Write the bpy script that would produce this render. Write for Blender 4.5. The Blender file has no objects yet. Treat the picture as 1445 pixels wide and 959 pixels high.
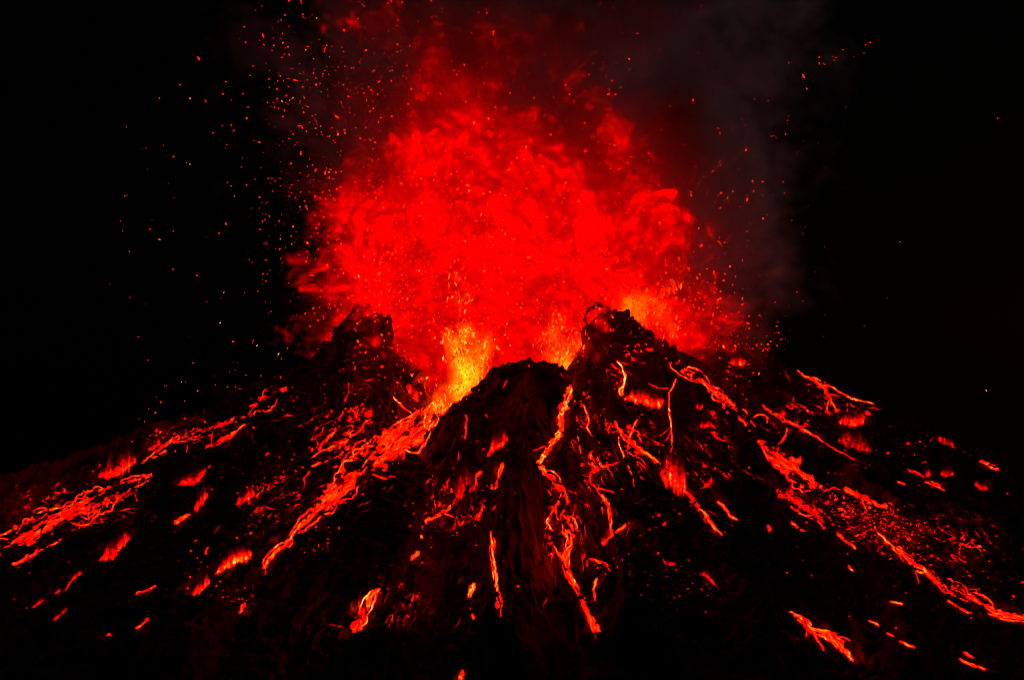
import bpy, math, random
import numpy as np
from mathutils import Vector

S = bpy.context.scene
COL = S.collection
rng = np.random.default_rng(11)
random.seed(11)

# ------------------------------------------------------------------ camera
CZ = 100.0                      # camera height (m)
FPX = 722.5 / math.tan(math.radians(20))      # focal length in photo pixels (1445 wide)
PCX, PCY = 722.5, 479.5
cam = bpy.data.cameras.new("camera")
cam.sensor_width = 36.0
cam.angle = math.radians(40)
cam.clip_start, cam.clip_end = 1.0, 20000.0
camo = bpy.data.objects.new("camera", cam)
camo.location = (0, 0, CZ)
camo.rotation_euler = (math.radians(90), 0, 0)
COL.objects.link(camo)
S.camera = camo

# ------------------------------------------------------------------ night sky, moonlight, exposure
W = bpy.data.worlds.new("World"); S.world = W; W.use_nodes = True
wn = W.node_tree.nodes; wl = W.node_tree.links
bg = wn["Background"]
sky = wn.new("ShaderNodeTexSky"); sky.sky_type = 'NISHITA'; sky.sun_disc = False
sky.sun_elevation = math.radians(2.5); sky.sun_rotation = math.radians(30)
wl.new(sky.outputs[0], bg.inputs[0]); bg.inputs[1].default_value = 0.000045
moon = bpy.data.lights.new("moon", 'SUN'); moon.energy = 0.10; moon.angle = math.radians(0.5); moon.color = (0.9, 0.82, 0.95)
mo = bpy.data.objects.new("moon", moon); COL.objects.link(mo)
mo.rotation_euler = (math.radians(87.5), 0, math.radians(150))
S.view_settings.view_transform = 'Standard'; S.view_settings.look = 'None'
S.view_settings.exposure = 0.0; S.view_settings.gamma = 1.0; S.view_settings.use_curve_mapping = False
cy = S.cycles
cy.use_denoising = True
cy.max_bounces = 5; cy.diffuse_bounces = 2; cy.glossy_bounces = 1; cy.volume_bounces = 1
cy.transparent_max_bounces = 6; cy.transmission_bounces = 0
cy.volume_step_rate = 1.8; cy.volume_max_steps = 512
cy.sample_clamp_indirect = 6.0
cy.filter_width = 0.95

# ------------------------------------------------------------------ helpers
def tag(o, label, cat=None, group=None, kind=None):
    o["label"] = label
    if cat: o["category"] = cat
    if group: o["group"] = group
    if kind: o["kind"] = kind
    return o

def mesh_obj(name, verts, faces, mat, parent=None, smooth=True):
    me = bpy.data.meshes.new(name)
    verts = np.asarray(verts, np.float32).reshape(-1, 3); faces = np.asarray(faces, np.int32)
    k = faces.shape[1]
    me.vertices.add(len(verts)); me.vertices.foreach_set("co", verts.ravel())
    me.loops.add(faces.size); me.loops.foreach_set("vertex_index", faces.ravel())
    me.polygons.add(len(faces))
    me.polygons.foreach_set("loop_start", np.arange(0, faces.size, k, dtype=np.int32))
    me.polygons.foreach_set("use_smooth", np.full(len(faces), smooth))
    me.update(calc_edges=True)
    if mat: me.materials.append(mat)
    o = bpy.data.objects.new(name, me); COL.objects.link(o)
    if parent: o.parent = parent
    return o

def hash2(ix, iy, seed):
    h = (ix.astype(np.int64) * 374761393 + iy.astype(np.int64) * 668265263 + seed * 1442695041) & 0xFFFFFFFF
    h = ((h ^ (h >> 13)) * 1274126177) & 0xFFFFFFFF
    return h ^ (h >> 16)

def perlin(x, y, seed=0):
    ix = np.floor(x); iy = np.floor(y); fx = x - ix; fy = y - iy
    u = fx * fx * fx * (fx * (fx * 6 - 15) + 10); v = fy * fy * fy * (fy * (fy * 6 - 15) + 10)
    def g(ox, oy):
        a = hash2(ix + ox, iy + oy, seed).astype(np.float64) * (2 * math.pi / 4294967296.0)
        return np.cos(a) * (fx - ox) + np.sin(a) * (fy - oy)
    return ((g(0, 0) * (1 - u) + g(1, 0) * u) * (1 - v) + (g(0, 1) * (1 - u) + g(1, 1) * u) * v) * 1.5

def fbm(x, y, oct=4, seed=0, gain=0.5, ridged=False):
    s = 0; a = 1.0; t = 0
    for i in range(oct):
        n = perlin(x, y, seed + i * 17)
        s = s + a * ((1 - 2 * np.abs(n)) if ridged else n); t += a
        x, y = x * 2.03 + 13.1, y * 2.03 - 7.7; a *= gain
    return s / t

def at(px, py, Y):
    s = Y / FPX
    return ((px - PCX) * s, Y, CZ + (PCY - py) * s)

# ------------------------------------------------------------------ the volcano's ridges: picture position and distance of each crest point
# (crest points, slope on one side, slope on the other, outer slope, reach of the steep part)
RIDGES = [
  # front buttress
  ([(700,520,388),(722,515,387),(748,513,386),(778,513,386),(795,522,386)], 2.6, 2.6, .6, 10),
  ([(748,513,386),(748,600,362),(728,720,330),(702,850,292)], 1.9, 1.0, .75, 12),
  ([(700,520,388),(668,546,386),(640,568,383),(600,600,378),(520,668,365),(440,736,345),(360,808,320),(260,880,298)], 1.0, 2.4, .65, 10),
  ([(660,600,372),(600,700,346),(560,800,312)], 1.1, 1.1, .7, 8),
  # right peak and its long back
  ([(836,446,400),(862,440,402),(890,455,402),(915,473,401),(940,487,400),(985,530,395),(1030,580,388),(1066,626,380),(1092,668,370),(1098,715,356),(1080,790,336)], 3.0, 2.4, .6, 10),
  ([(862,440,402),(856,500,396),(845,545,389)], 2.0, 5.0, .6, 6),
  ([(915,473,401),(935,560,386),(985,640,368),(1040,740,345)], 1.6, 1.6, .75, 8),
  # mound in front of the right peak
  ([(812,562,388),(850,600,378),(920,690,356),(1010,768,336),(1080,860,308)], 1.8, 1.0, .7, 10),
  ([(835,610,374),(860,720,340),(885,840,305)], 1.2, 1.6, .75, 8),
  # far right ridge
  ([(985,502,428),(1005,493,429),(1030,489,430),(1060,497,430),(1120,520,428),(1180,548,422),(1250,582,415),(1340,617,405),(1445,655,395),(1600,720,380)], 1.1, 1.1, .6, 10),
  ([(925,486,410),(985,512,409),(1045,547,406),(1110,592,398),(1200,642,388),(1300,692,375),(1445,762,355),(1600,840,335)], 1.4, 1.4, .65, 6),
  ([(1110,700,362),(1200,770,338),(1300,850,314),(1445,925,292)], 1.1, 1.0, .65, 8),
  ([(1210,660,380),(1310,740,356),(1445,830,330)], 1.0, 1.0, .6, 8),
  # left peak and its long back
  ([(505,432,406),(520,436,405),(540,446,404)], 3.2, 3.2, .5, 11),
  ([(505,432,406),(478,464,407),(446,505,410)], 2.0, 2.0, .6, 12),
  ([(446,505,410),(400,529,412),(330,560,418),(260,590,420),(200,608,420),(100,645,415),(0,674,405),(-160,735,390)], 1.1, 1.1, .5, 10),
  ([(540,446,404),(546,500,399),(485,560,390),(435,640,375),(385,720,354)], 4.5, 1.3, .6, 6),
  ([(546,518,400),(566,512,400),(582,520,400),(598,548,398)], 2.6, 2.6, .6, 8),
  ([(330,610,400),(240,690,378),(120,780,350),(-20,860,325)], 1.1, 1.0, .6, 8),
  ([(390,700,362),(330,775,340),(220,870,312)], 1.1, 1.0, .7, 8),
]
CXC, CYC = -1.0, 414.0

# core grid (0.36 m) with coarse skirts to the horizon: one sheet
DX = 0.36
xs = np.arange(-176, 176.01, DX); ys = np.arange(216, 470.01, DX)
def skirts(a, lo, hi):
    l = a[0] - np.geomspace(4, a[0] - lo, 14)[::-1]; h = a[-1] + np.geomspace(4, hi - a[-1], 14)
    return np.concatenate([l, a, h])
XG, YG = np.meshgrid(skirts(xs, -6000, 6000), skirts(ys, -400, 9000))

def ridge_height(X, Y, R):
    pts, sl, sr, s2, b = R
    P = np.array([at(*p) for p in pts])
    best = np.full(X.shape, -1e9)
    for (a, c) in zip(P[:-1], P[1:]):
        d = c[:2] - a[:2]; L2 = (d @ d) + 1e-9
        t = np.clip(((X - a[0]) * d[0] + (Y - a[1]) * d[1]) / L2, 0, 1)
        ex = X - (a[0] + t * d[0]); ey = Y - (a[1] + t * d[1])
        dist = np.sqrt(ex * ex + ey * ey)
        side = d[0] * ey - d[1] * ex
        s1 = np.where(side > 0, sl, sr)
        h = a[2] + t * (c[2] - a[2]) - s2 * dist - np.maximum(s1 - s2, 0) * b * (1 - np.exp(-dist / b))
        best = np.maximum(best, h)
    return best

wx = 2.6 * fbm(XG / 17, YG / 17, 3, 5) + 0.8 * fbm(XG / 4.2, YG / 4.2, 2, 6)
wy = 2.6 * fbm(XG / 17 + 40, YG / 17, 3, 7) + 0.8 * fbm(XG / 4.2 + 9, YG / 4.2, 2, 8)
XW, YW = XG + wx * 0.8, YG + wy * 0.8
R0 = np.hypot(XG - CXC, YG - CYC); TH = np.arctan2(YG - CYC, XG - CXC)
base = 18 + 42 * np.exp(-np.maximum(R0 - 42, 0) / 62.0)
base = base - 0.085 * np.maximum(R0 - 190, 0)       # the land keeps falling away from the volcano
k = 1.1
H = np.exp(np.clip((base - 60) / k, -600, 60))
for R in RIDGES:
    H += np.exp(np.clip((ridge_height(XW, YW, R) - 60) / k, -60, 60))
H = np.where(R0 > 400, np.maximum(base, 60 + k * np.log(np.maximum(H, 1e-250)) - 1e3 * (R0 > 600)), 60 + k * np.log(np.maximum(H, 1e-250)))
# gullies running down the slopes, clinkery noise at all sizes
fade = np.clip((R0 - 26) / 40, 0, 1)
gul = fbm(TH * 17 + 0.25 * fbm(XG / 12, YG / 12, 2, 31), R0 * 0.028, 4, 21, .55, True)
fade2 = np.clip((R0 - 38) / 55, 0, 1)
H += (.25 * fade + .75 * fade2) * 2.6 * (gul - 0.3)
gul2 = fbm(TH * 60 + 0.5 * fbm(XG / 6, YG / 6, 2, 33), R0 * 0.09, 3, 23, .55, True)
H += fade2 * 0.35 * (gul2 - 0.3)
H += (1 - .5 * fade2) * 1.5 * (fbm(XG / 7.5 + .5 * wx, YG / 7.5, 4, 51, .55, True) - .3)
H += 1.3 * fbm(XG / 14, YG / 14, 4, 41) + 0.75 * (fbm(XG / 4.5, YG / 4.5, 4, 43, .55, True) - .25)
H += 0.30 * (fbm(XG / 2.3, YG / 2.3, 3, 46, .6, True) - .2) + 0.34 * fbm(XG / 1.5, YG / 1.5, 3, 47, .6) * (0.5 + 1.2 * np.clip(fbm(XG / 9, YG / 9, 2, 49) + .4, 0, 1))

ix0 = 14; iy0 = 14; NX = len(xs); NY = len(ys)
def hgt(x, y):
    x = np.nan_to_num(x); y = np.nan_to_num(y)
    fx = np.clip((x - xs[0]) / DX, 0, NX - 1.001); fy = np.clip((y - ys[0]) / DX, 0, NY - 1.001)
    i = fx.astype(int); j = fy.astype(int); u = fx - i; v = fy - j
    C = H[iy0:iy0 + NY, ix0:ix0 + NX]
    return (C[j, i] * (1 - u) + C[j, i + 1] * u) * (1 - v) + (C[j + 1, i] * (1 - u) + C[j + 1, i + 1] * u) * v

YS = np.arange(220, 466, 0.6)
def cast(px, py):
    """where the sight line through a photo pixel meets the terrain; nan where it meets the sky"""
    px = np.asarray(px, float).ravel(); py = np.asarray(py, float).ravel()
    out = np.full((len(px), 3), np.nan)
    for c in range(0, len(px), 4000):
        a = (px[c:c + 4000, None] - PCX) / FPX; b = (PCY - py[c:c + 4000, None]) / FPX
        g = (CZ + b * YS) - hgt(a * YS, np.broadcast_to(YS, (len(a), len(YS))))
        hit = g < 0; any_ = hit.any(1); kk = hit.argmax(1); kk = np.maximum(kk, 1)
        r = np.arange(len(a)); g0 = g[r, kk - 1]; g1 = g[r, kk]
        t = np.clip(g0 / (g0 - g1 + 1e-9), 0, 1); Yh = YS[kk - 1] + t * 0.6
        o = np.stack([a[:, 0] * Yh, Yh, CZ + b[:, 0] * Yh], 1)
        o[~any_] = np.nan
        out[c:c + 4000] = o
    return out

def resample(pts, step):
    P = np.array(pts, float); d = np.r_[0, np.cumsum(np.hypot(*np.diff(P[:, :2], axis=0).T))]
    n = max(4, int(d[-1] / step) + 1); t = np.linspace(0, d[-1], n)
    # smooth (Catmull-like) by cosine-free linear + box filter
    Q = np.stack([np.interp(t, d, P[:, c]) for c in range(P.shape[1])], 1)
    m = max(1, int(2.5 / step))
    if n > 4 * m:
        Kn = np.ones(2 * m + 1) / (2 * m + 1)
        for c in range(Q.shape[1]):
            e = np.r_[np.full(m, Q[0, c]), Q[:, c], np.full(m, Q[-1, c])]
            Q[:, c] = np.convolve(e, Kn, 'valid')
        Q[0] = P[0]; Q[-1] = P[-1]
    return Q, t

# ------------------------------------------------------------------ lava, as traced: (name, category, heat, points (px, py, half width), label)
FLOWS = [
 ("lava_flow","lava flow",1.0,[(618,572,8),(606,588,15),(590,603,20),(565,618,24),(540,636,26),(515,656,23),(490,680,19),(462,706,14),(442,726,6),(418,748,2.6),(403,768,2.4),(388,780,2.6),(377,794,4),(366,812,6)],"broad braided orange lava flow pouring down the valley left of the front ridge"),
 ("lava_flow","lava flow",1.35,[(664,549,5),(638,566,7),(616,581,8),(607,596,7),(602,610,5)],"yellow hot spill of lava leaving the crater at the front ridge's left edge"),
 ("lava_flow","lava flow",.82,[(408,546,3),(388,558,7),(362,574,10),(342,586,4),(322,595,8),(295,605,8),(265,613,6),(240,623,3),(215,641,2.4),(196,656,1.6)],"long lava flow high on the left flank, wide at its top end"),
 ("lava_flow","lava flow",.85,[(350,596,1.2),(334,607,1.5),(326,614,5),(306,625,4.5),(284,633,1.4)],"short red lava strip just below the long flow high on the left flank"),
 ("lava_flow","lava flow",.88,[(219,667,1.6),(195,678,4),(170,688,8),(142,703,13),(106,721,14),(75,735,11),(46,751,15),(20,766,9),(0,776,7),(-22,790,6)],"wide lacy lava flow running out at the left edge halfway down the flank"),
 ("lava_stream","lava stream",.9,[(131,702,1),(102,712,1.2),(56,722,1.5),(38,737,1.2),(10,752,1.2),(-8,758,1.2)],"thin lava thread along the upper edge of the wide lacy left flow"),
 ("lava_stream","lava stream",.8,[(92,757,1),(75,768,1.4),(52,780,3),(36,788,4),(14,797,2)],"ragged red lava fringe under the wide lacy left flow"),
 ("lava_stream","lava stream",1.25,[(806,541,3),(801,560,5),(794,576,6),(790,588,5),(793,600,5),(788,612,5.5),(776,630,5),(766,645,5),(758,655,3)],"bright orange lava stream falling along the right side of the front ridge"),
 ("lava_flow","lava flow",.98,[(758,655,3),(771,668,6),(781,680,6.5),(790,690,6),(797,700,7),(796,715,6),(792,726,5),(798,736,8),(804,746,7),(808,757,3),(806,767,2.5),(799,778,3.5),(797,790,5),(803,804,3),(811,822,2),(818,838,2.8),(826,857,5),(833,872,5.5),(840,885,6),(844,895,5)],"long winding lava flow continuing down to the base right of the front ridge"),
 ("lava_stream","lava stream",1.1,[(793,694,1),(787,710,1),(780,722,1.1),(771,735,1.3),(776,746,2),(781,750,1)],"fine bright lava thread looping left beside the long winding flow"),
 ("lava_stream","lava stream",1.0,[(780,768,.8),(788,781,1.4),(796,791,2)],"short lava thread joining the long winding flow near its lower pool"),
 ("lava_flow","lava flow",.85,[(836,632,4),(833,645,6),(836,656,6),(842,664,6),(833,670,2),(834,682,1.5),(845,691,3),(851,702,4),(861,712,5),(862,722,4),(861,733,2),(862,745,1.5),(864,752,4),(855,760,6),(850,772,3.5)],"red lava flow with a forked lower end on the mound right of the winding flow"),
 ("lava_stream","lava stream",.9,[(864,753,2.5),(878,746,2.6),(886,737,1.2)],"short side arm of the forked flow on the mound, pointing up right"),
 ("lava_stream","lava stream",.85,[(830,787,1.2),(847,792,2.4),(856,797,3.5),(858,803,1.2)],"small bent lava tongue below the forked flow on the mound"),
 ("lava_stream","lava stream",.8,[(845,812,1.2),(840,820,2.4),(838,832,1.4),(840,850,1.2)],"thin vertical lava tongue low between mound and winding flow"),
 ("lava_stream","lava stream",.9,[(821,568,1),(827,580,1.6),(832,592,1.4),(828,602,1.2),(836,618,1)],"crooked lava crack at the top of the mound beside the right peak"),
 ("lava_stream","lava stream",.8,[(814,612,.8),(818,630,1.2),(820,646,1)],"short upright lava crack on the mound's left side"),
 ("lava_stream","lava stream",.95,[(872,612,.8),(874,628,1),(880,640,1.2),(882,650,1)],"pair-like thin lava crack on the mound under the gully flow"),
 ("lava_flow","lava flow",.95,[(867,590,1.5),(872,605,2),(882,616,4),(896,629,4),(914,641,3),(930,655,3),(941,668,4.5),(950,681,3),(962,691,3),(972,699,3.5),(981,708,3.5),(993,723,2.5),(1001,735,4),(1010,745,2.5),(1022,757,1)],"diagonal lava flow in the gully between the mound and the right peak"),
 ("lava_fall","lava fall",1.4,[(870,508,1),(877,517,1.2),(882,528,2.1),(881,539,2.4),(876,550,2.4),(878,561,3)],"small bright lava fall on the right peak's face"),
 ("lava_stream","lava stream",.95,[(955,532,1),(951,542,1),(944,555,1.1),(944,576,1.1),(947,600,1.2),(948,622,1.4),(946,641,1.5)],"long thin vertical lava thread down the face right of the lava fall"),
 ("lava_fall","lava fall",1.35,[(945,645,1.2),(940,653,1.8),(939,664,2.2),(941,676,2)],"bright curved lava drip at the foot of the thin vertical thread"),
 ("lava_flow","lava flow",.95,[(944,507,2),(951,516,5),(966,524,5),(986,535,5),(1001,545,4.5),(1016,560,7),(1031,575,9),(1046,591,8),(1056,604,4)],"lava flow running just behind the right peak's long skyline"),
 ("lava_flow","lava flow",.92,[(1066,618,2),(1084,634,8),(1100,646,11),(1120,661,14),(1141,681,13),(1152,691,5)],"broad lava flow emerging from behind the right peak's foot"),
 ("lava_flow","lava flow",.85,[(1152,691,2),(1176,688,4),(1196,692,5),(1216,700,6),(1236,707,6),(1257,716,5)],"bumpy lava strip right of the broad flow by the rubble field"),
 ("lava_flow","lava flow",.8,[(1094,690,3),(1106,700,5),(1130,711,7),(1152,727,5),(1170,742,5),(1195,764,2),(1212,776,1.4)],"lava apron edge below the broad flow near the right peak's foot"),
 ("lava_flow","lava flow",.95,[(1236,748,1.1),(1250,762,1.3),(1264,774,1.7),(1276,780,4.5),(1285,794,4),(1301,801,4),(1320,818,5),(1341,829,8),(1361,839,8),(1381,851,7),(1401,862,4.5),(1421,868,4.5),(1455,873,6)],"long lava flow down the right flank that leaves at the right edge"),
 ("lava_stream","lava stream",.75,[(1334,845,1.2),(1345,852,2.4),(1362,862,3),(1376,864,1.2)],"torn lava shreds just below the long right flank flow"),
 ("lava_flow","lava flow",.85,[(1122,521,1.6),(1140,531,3),(1156,540,4.5),(1166,552,4),(1174,568,2.4),(1184,583,2)],"curved lava flow on the far right ridge leading to a lobed pool"),
 ("lava_stream","lava stream",.85,[(1145,530,1),(1172,545,1.2),(1200,562,1.2),(1236,570,1)],"thin lava thread along the far right ridge's skyline"),
 ("lava_stream","lava stream",.78,[(1178,553,1.4),(1196,566,3),(1214,578,3.5),(1232,586,2)],"grainy lava strand between skyline thread and lobed pool on the far ridge"),
 ("lava_stream","lava stream",.72,[(1043,552,1.1),(1070,569,2),(1100,590,2.6),(1140,609,1.4),(1176,632,1),(1212,652,1)],"dull red lava line under the straight dark levee on the far right"),
 ("lava_stream","lava stream",.8,[(1278,660,1),(1298,670,2),(1310,678,1)],"upper of three short lava dashes in mid right flank"),
 ("lava_stream","lava stream",.85,[(1262,677,1.2),(1273,683,2.2),(1282,684,1)],"small lava dash left of its two neighbours in mid right flank"),
 ("lava_stream","lava stream",.85,[(1302,678,1.5),(1318,684,2),(1336,693,1.6)],"lower longer lava dash in mid right flank"),
 ("lava_stream","lava stream",.95,[(1380,648,2),(1391,654,3.2),(1404,660,2.8),(1414,664,1.4)],"solitary bright lava dash high on the far right slope"),
 ("lava_stream","lava stream",.75,[(1350,766,1),(1362,769,2),(1374,773,3),(1390,771,1.4)],"wavy lava crack on the right slope above the long flow"),
 ("lava_flow","lava flow",1.1,[(1112,860,1.4),(1124,868,2.4),(1136,876,3),(1148,888,3.6),(1165,893,5),(1180,904,7),(1192,918,5),(1206,933,1.6)],"branching orange lava flow at the bottom right"),
 ("lava_stream","lava stream",.8,[(1147,890,1.4),(1152,902,3),(1160,912,3),(1164,922,1.2)],"left hanging fringe of the branching bottom right flow"),
 ("lava_stream","lava stream",.85,[(1224,873,1),(1232,877,1.6),(1243,884,1.4)],"first dash of the dashed lava line at the bottom right"),
 ("lava_stream","lava stream",.9,[(1248,890,1.2),(1258,896,1.8),(1264,900,1.2)],"second dash of the dashed lava line at the bottom right"),
 ("lava_stream","lava stream",.9,[(1266,902,1.2),(1278,908,2),(1294,915,1.3)],"third and longest dash of the dashed lava line at the bottom right"),
 ("lava_stream","lava stream",.85,[(1350,929,1.2),(1364,935,2.6),(1380,940,2),(1394,946,1)],"dark red lava dash near the bottom right corner"),
 ("lava_stream","lava stream",.8,[(1358,920,1.5),(1368,924,3),(1377,928,1.2)],"stubby lava dash above the one by the bottom right corner"),
 ("lava_stream","lava stream",1.05,[(1254,849,2),(1264,850,1.8),(1278,852,1)],"small orange lava dash alone on the dark lower right slope"),
 ("lava_stream","lava stream",1.1,[(1196,796,1.4),(1200,801,1.8),(1205,808,1.2)],"tiny orange lava dash on dark rock below the lava apron"),
 ("lava_stream","lava stream",1.0,[(1115,732,2),(1121,740,3.2),(1129,748,2.8),(1140,749,1.2)],"short orange hooked lava dash beside the right peak's foot"),
 ("lava_stream","lava stream",.8,[(1080,738,2),(1086,745,4),(1091,752,2)],"small red lava dash left of the hooked one at the right peak's foot"),
 ("lava_flow","lava flow",1.2,[(538,829,1.6),(526,837,3),(520,850,4.5),(516,861,5.5),(510,873,6),(501,885,10),(493,890,6)],"yellow tipped lava flow at the bottom left of the front ridge"),
 ("lava_stream","lava stream",.75,[(490,880,2),(480,884,2),(466,880,1.2),(458,890,1.2)],"faint red lava fringe left of the yellow tipped flow"),
 ("lava_stream","lava stream",1.25,[(670,820,4),(668,829,5),(663,838,4),(664,845,1.4)],"teardrop shaped lava drop low on the front ridge's face"),
 ("lava_stream","lava stream",.9,[(664,845,1),(666,858,3),(669,868,4),(668,878,2.4)],"lava trickle directly under the teardrop shaped drop"),
 ("lava_stream","lava stream",.95,[(692,745,1),(695,770,1.2),(697,792,1.6),(700,812,2),(702,832,2.8),(704,848,5),(705,861,6.5)],"vertical dotted lava trickle ending in a wedge at the front ridge's foot"),
 ("lava_stream","lava stream",1.15,[(654,942,1.4),(651,951,4),(650,962,6)],"small glowing lava lick at the bottom edge in the middle"),
 ("lava_flow","lava flow",.95,[(600,742,1.4),(603,733,3),(612,730,2.6),(628,720,4),(640,712,3),(649,698,4),(661,692,4),(669,685,2.4),(672,672,2),(681,662,3.4)],"curving lava line along a ledge on the front ridge's face"),
 ("lava_stream","lava stream",1.05,[(648,668,1.4),(652,678,2.2),(658,690,1.4)],"short orange lava drip above the ledge line on the front ridge"),
 ("lava_stream","lava stream",1.05,[(594,750,3),(595,758,3.6),(594,763,2)],"glowing lava chip below the ledge line on the front ridge"),
 ("lava_stream","lava stream",.9,[(592,775,2),(587,783,3.4),(576,790,3)],"lower glowing lava chip on the front ridge's left face"),
 ("lava_stream","lava stream",.85,[(710,650,2),(706,664,4),(702,674,5),(697,688,3),(690,694,2)],"ragged red lava strip along the spur of the front ridge"),
 ("lava_stream","lava stream",.7,[(656,580,1),(659,592,1.4),(657,606,1.6),(656,624,2)],"faint vertical lava crack below the front ridge's left shoulder"),
 ("lava_stream","lava stream",.8,[(524,588,2),(513,600,2),(508,608,1.6),(494,616,1.4),(482,632,1.6)],"looping lava thread on the dark slope left of the broad braided flow"),
 ("lava_stream","lava stream",.62,[(494,535,1.6),(489,560,3),(487,575,4),(480,590,3),(481,604,2)],"dim red lava gully below the left peak"),
 ("lava_stream","lava stream",.72,[(478,598,3),(470,612,4),(458,622,3),(447,640,2)],"crumbly red lava streak left of the looping thread"),
 ("lava_stream","lava stream",.78,[(488,640,1.2),(470,646,1.6),(448,655,1.8),(436,660,1)],"lower parallel lava streak left of the broad braided flow"),
 ("lava_stream","lava stream",.72,[(500,615,1),(478,626,1.4),(452,637,1.5),(430,652,1)],"upper parallel lava streak left of the broad braided flow"),
 ("lava_stream","lava stream",.5,[(516,448,2.4),(500,466,3.4),(486,486,4),(479,506,4.6),(462,528,5)],"dim red gully down the left peak's flank"),  # red light from behind, painted as a dim emissive strip
 ("lava_stream","lava stream",.85,[(243,741,2),(247,737,4),(257,731,4),(270,724,2)],"slanted red lava tongue low on the left flank under two glowing hollows"),
 ("lava_stream","lava stream",.85,[(190,842,1.2),(194,835,1.8),(206,833,1.2),(223,825,1.4)],"hooked thin lava crack at the lower left"),
 ("lava_stream","lava stream",.9,[(188,888,1.2),(200,881,2),(207,874,3),(214,872,1)],"lava crack at the lower left below the hooked one"),
 ("lava_stream","lava stream",.85,[(150,899,2),(154,893,3),(159,898,2)],"tiny red lava arrowhead at the lower left edge of the glow"),
 ("lava_stream","lava stream",1.0,[(598,574,1.6),(588,582,1.6),(574,589,1.9),(560,596,1.5),(546,606,1.2)],"thin lava thread parting from the top of the broad braided flow"),
 ("lava_stream","lava stream",.95,[(552,556,1),(560,566,1.3),(572,577,1.5),(584,586,1.2)],"fine lava thread running down the crag beside the crater's left lip"),
 ("lava_stream","lava stream",.85,[(534,612,1.4),(522,622,2.2),(512,634,2),(500,642,2.4),(486,652,1.2)],"knotted lava thread along the upper bank of the broad braided flow"),
 ("lava_stream","lava stream",.8,[(500,664,1.2),(482,676,1.8),(468,690,2),(452,704,1.4)],"torn lava thread on the upper bank of the broad flow's lower half"),
 ("lava_stream","lava stream",.7,[(440,662,1.6),(430,676,2.6),(428,690,2),(416,704,1.6)],"crumbly red lava patch on the dark slope left of the broad flow's lower half"),
 ("lava_stream","lava stream",.85,[(828,652,1),(842,660,2),(858,656,2.2),(876,652,1.2)],"level lava crack crossing the mound's upper half"),
 ("lava_stream","lava stream",.75,[(884,652,1),(892,672,1.4),(896,690,1.2),(900,706,1)],"faint lava crack descending the mound's right half"),
 ("lava_stream","lava stream",.8,[(884,640,1.2),(890,612,1.6),(900,590,1.8),(912,580,1.2)],"curved red lava vein under the glowing ledge pool"),
 ("lava_stream","lava stream",.75,[(1112,600,1.2),(1108,618,1.8),(1096,630,1.6),(1086,640,1)],"short lava vein between the straight levee and the broad right flow"),
 ("lava_stream","lava stream",.75,[(1060,590,1),(1072,584,1.6),(1084,590,1.8),(1080,602,1.2)],"looped lava vein beside the flow behind the right peak's skyline"),
 ("lava_stream","lava stream",.8,[(1010,706,1.6),(1022,716,3),(1030,728,2),(1044,734,1.2)],"crumbled red lava scrap right of the gully flow's foot"),
 ("lava_stream","lava stream",.95,[(336,868,2.4),(342,858,4),(347,848,3)],"upright orange lava splinter at the foot of the left flank"),
 ("lava_stream","lava stream",.8,[(292,786,.8),(290,778,1),(296,770,1)],"tiny curved lava hair above the largest glowing hollow"),
]
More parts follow.
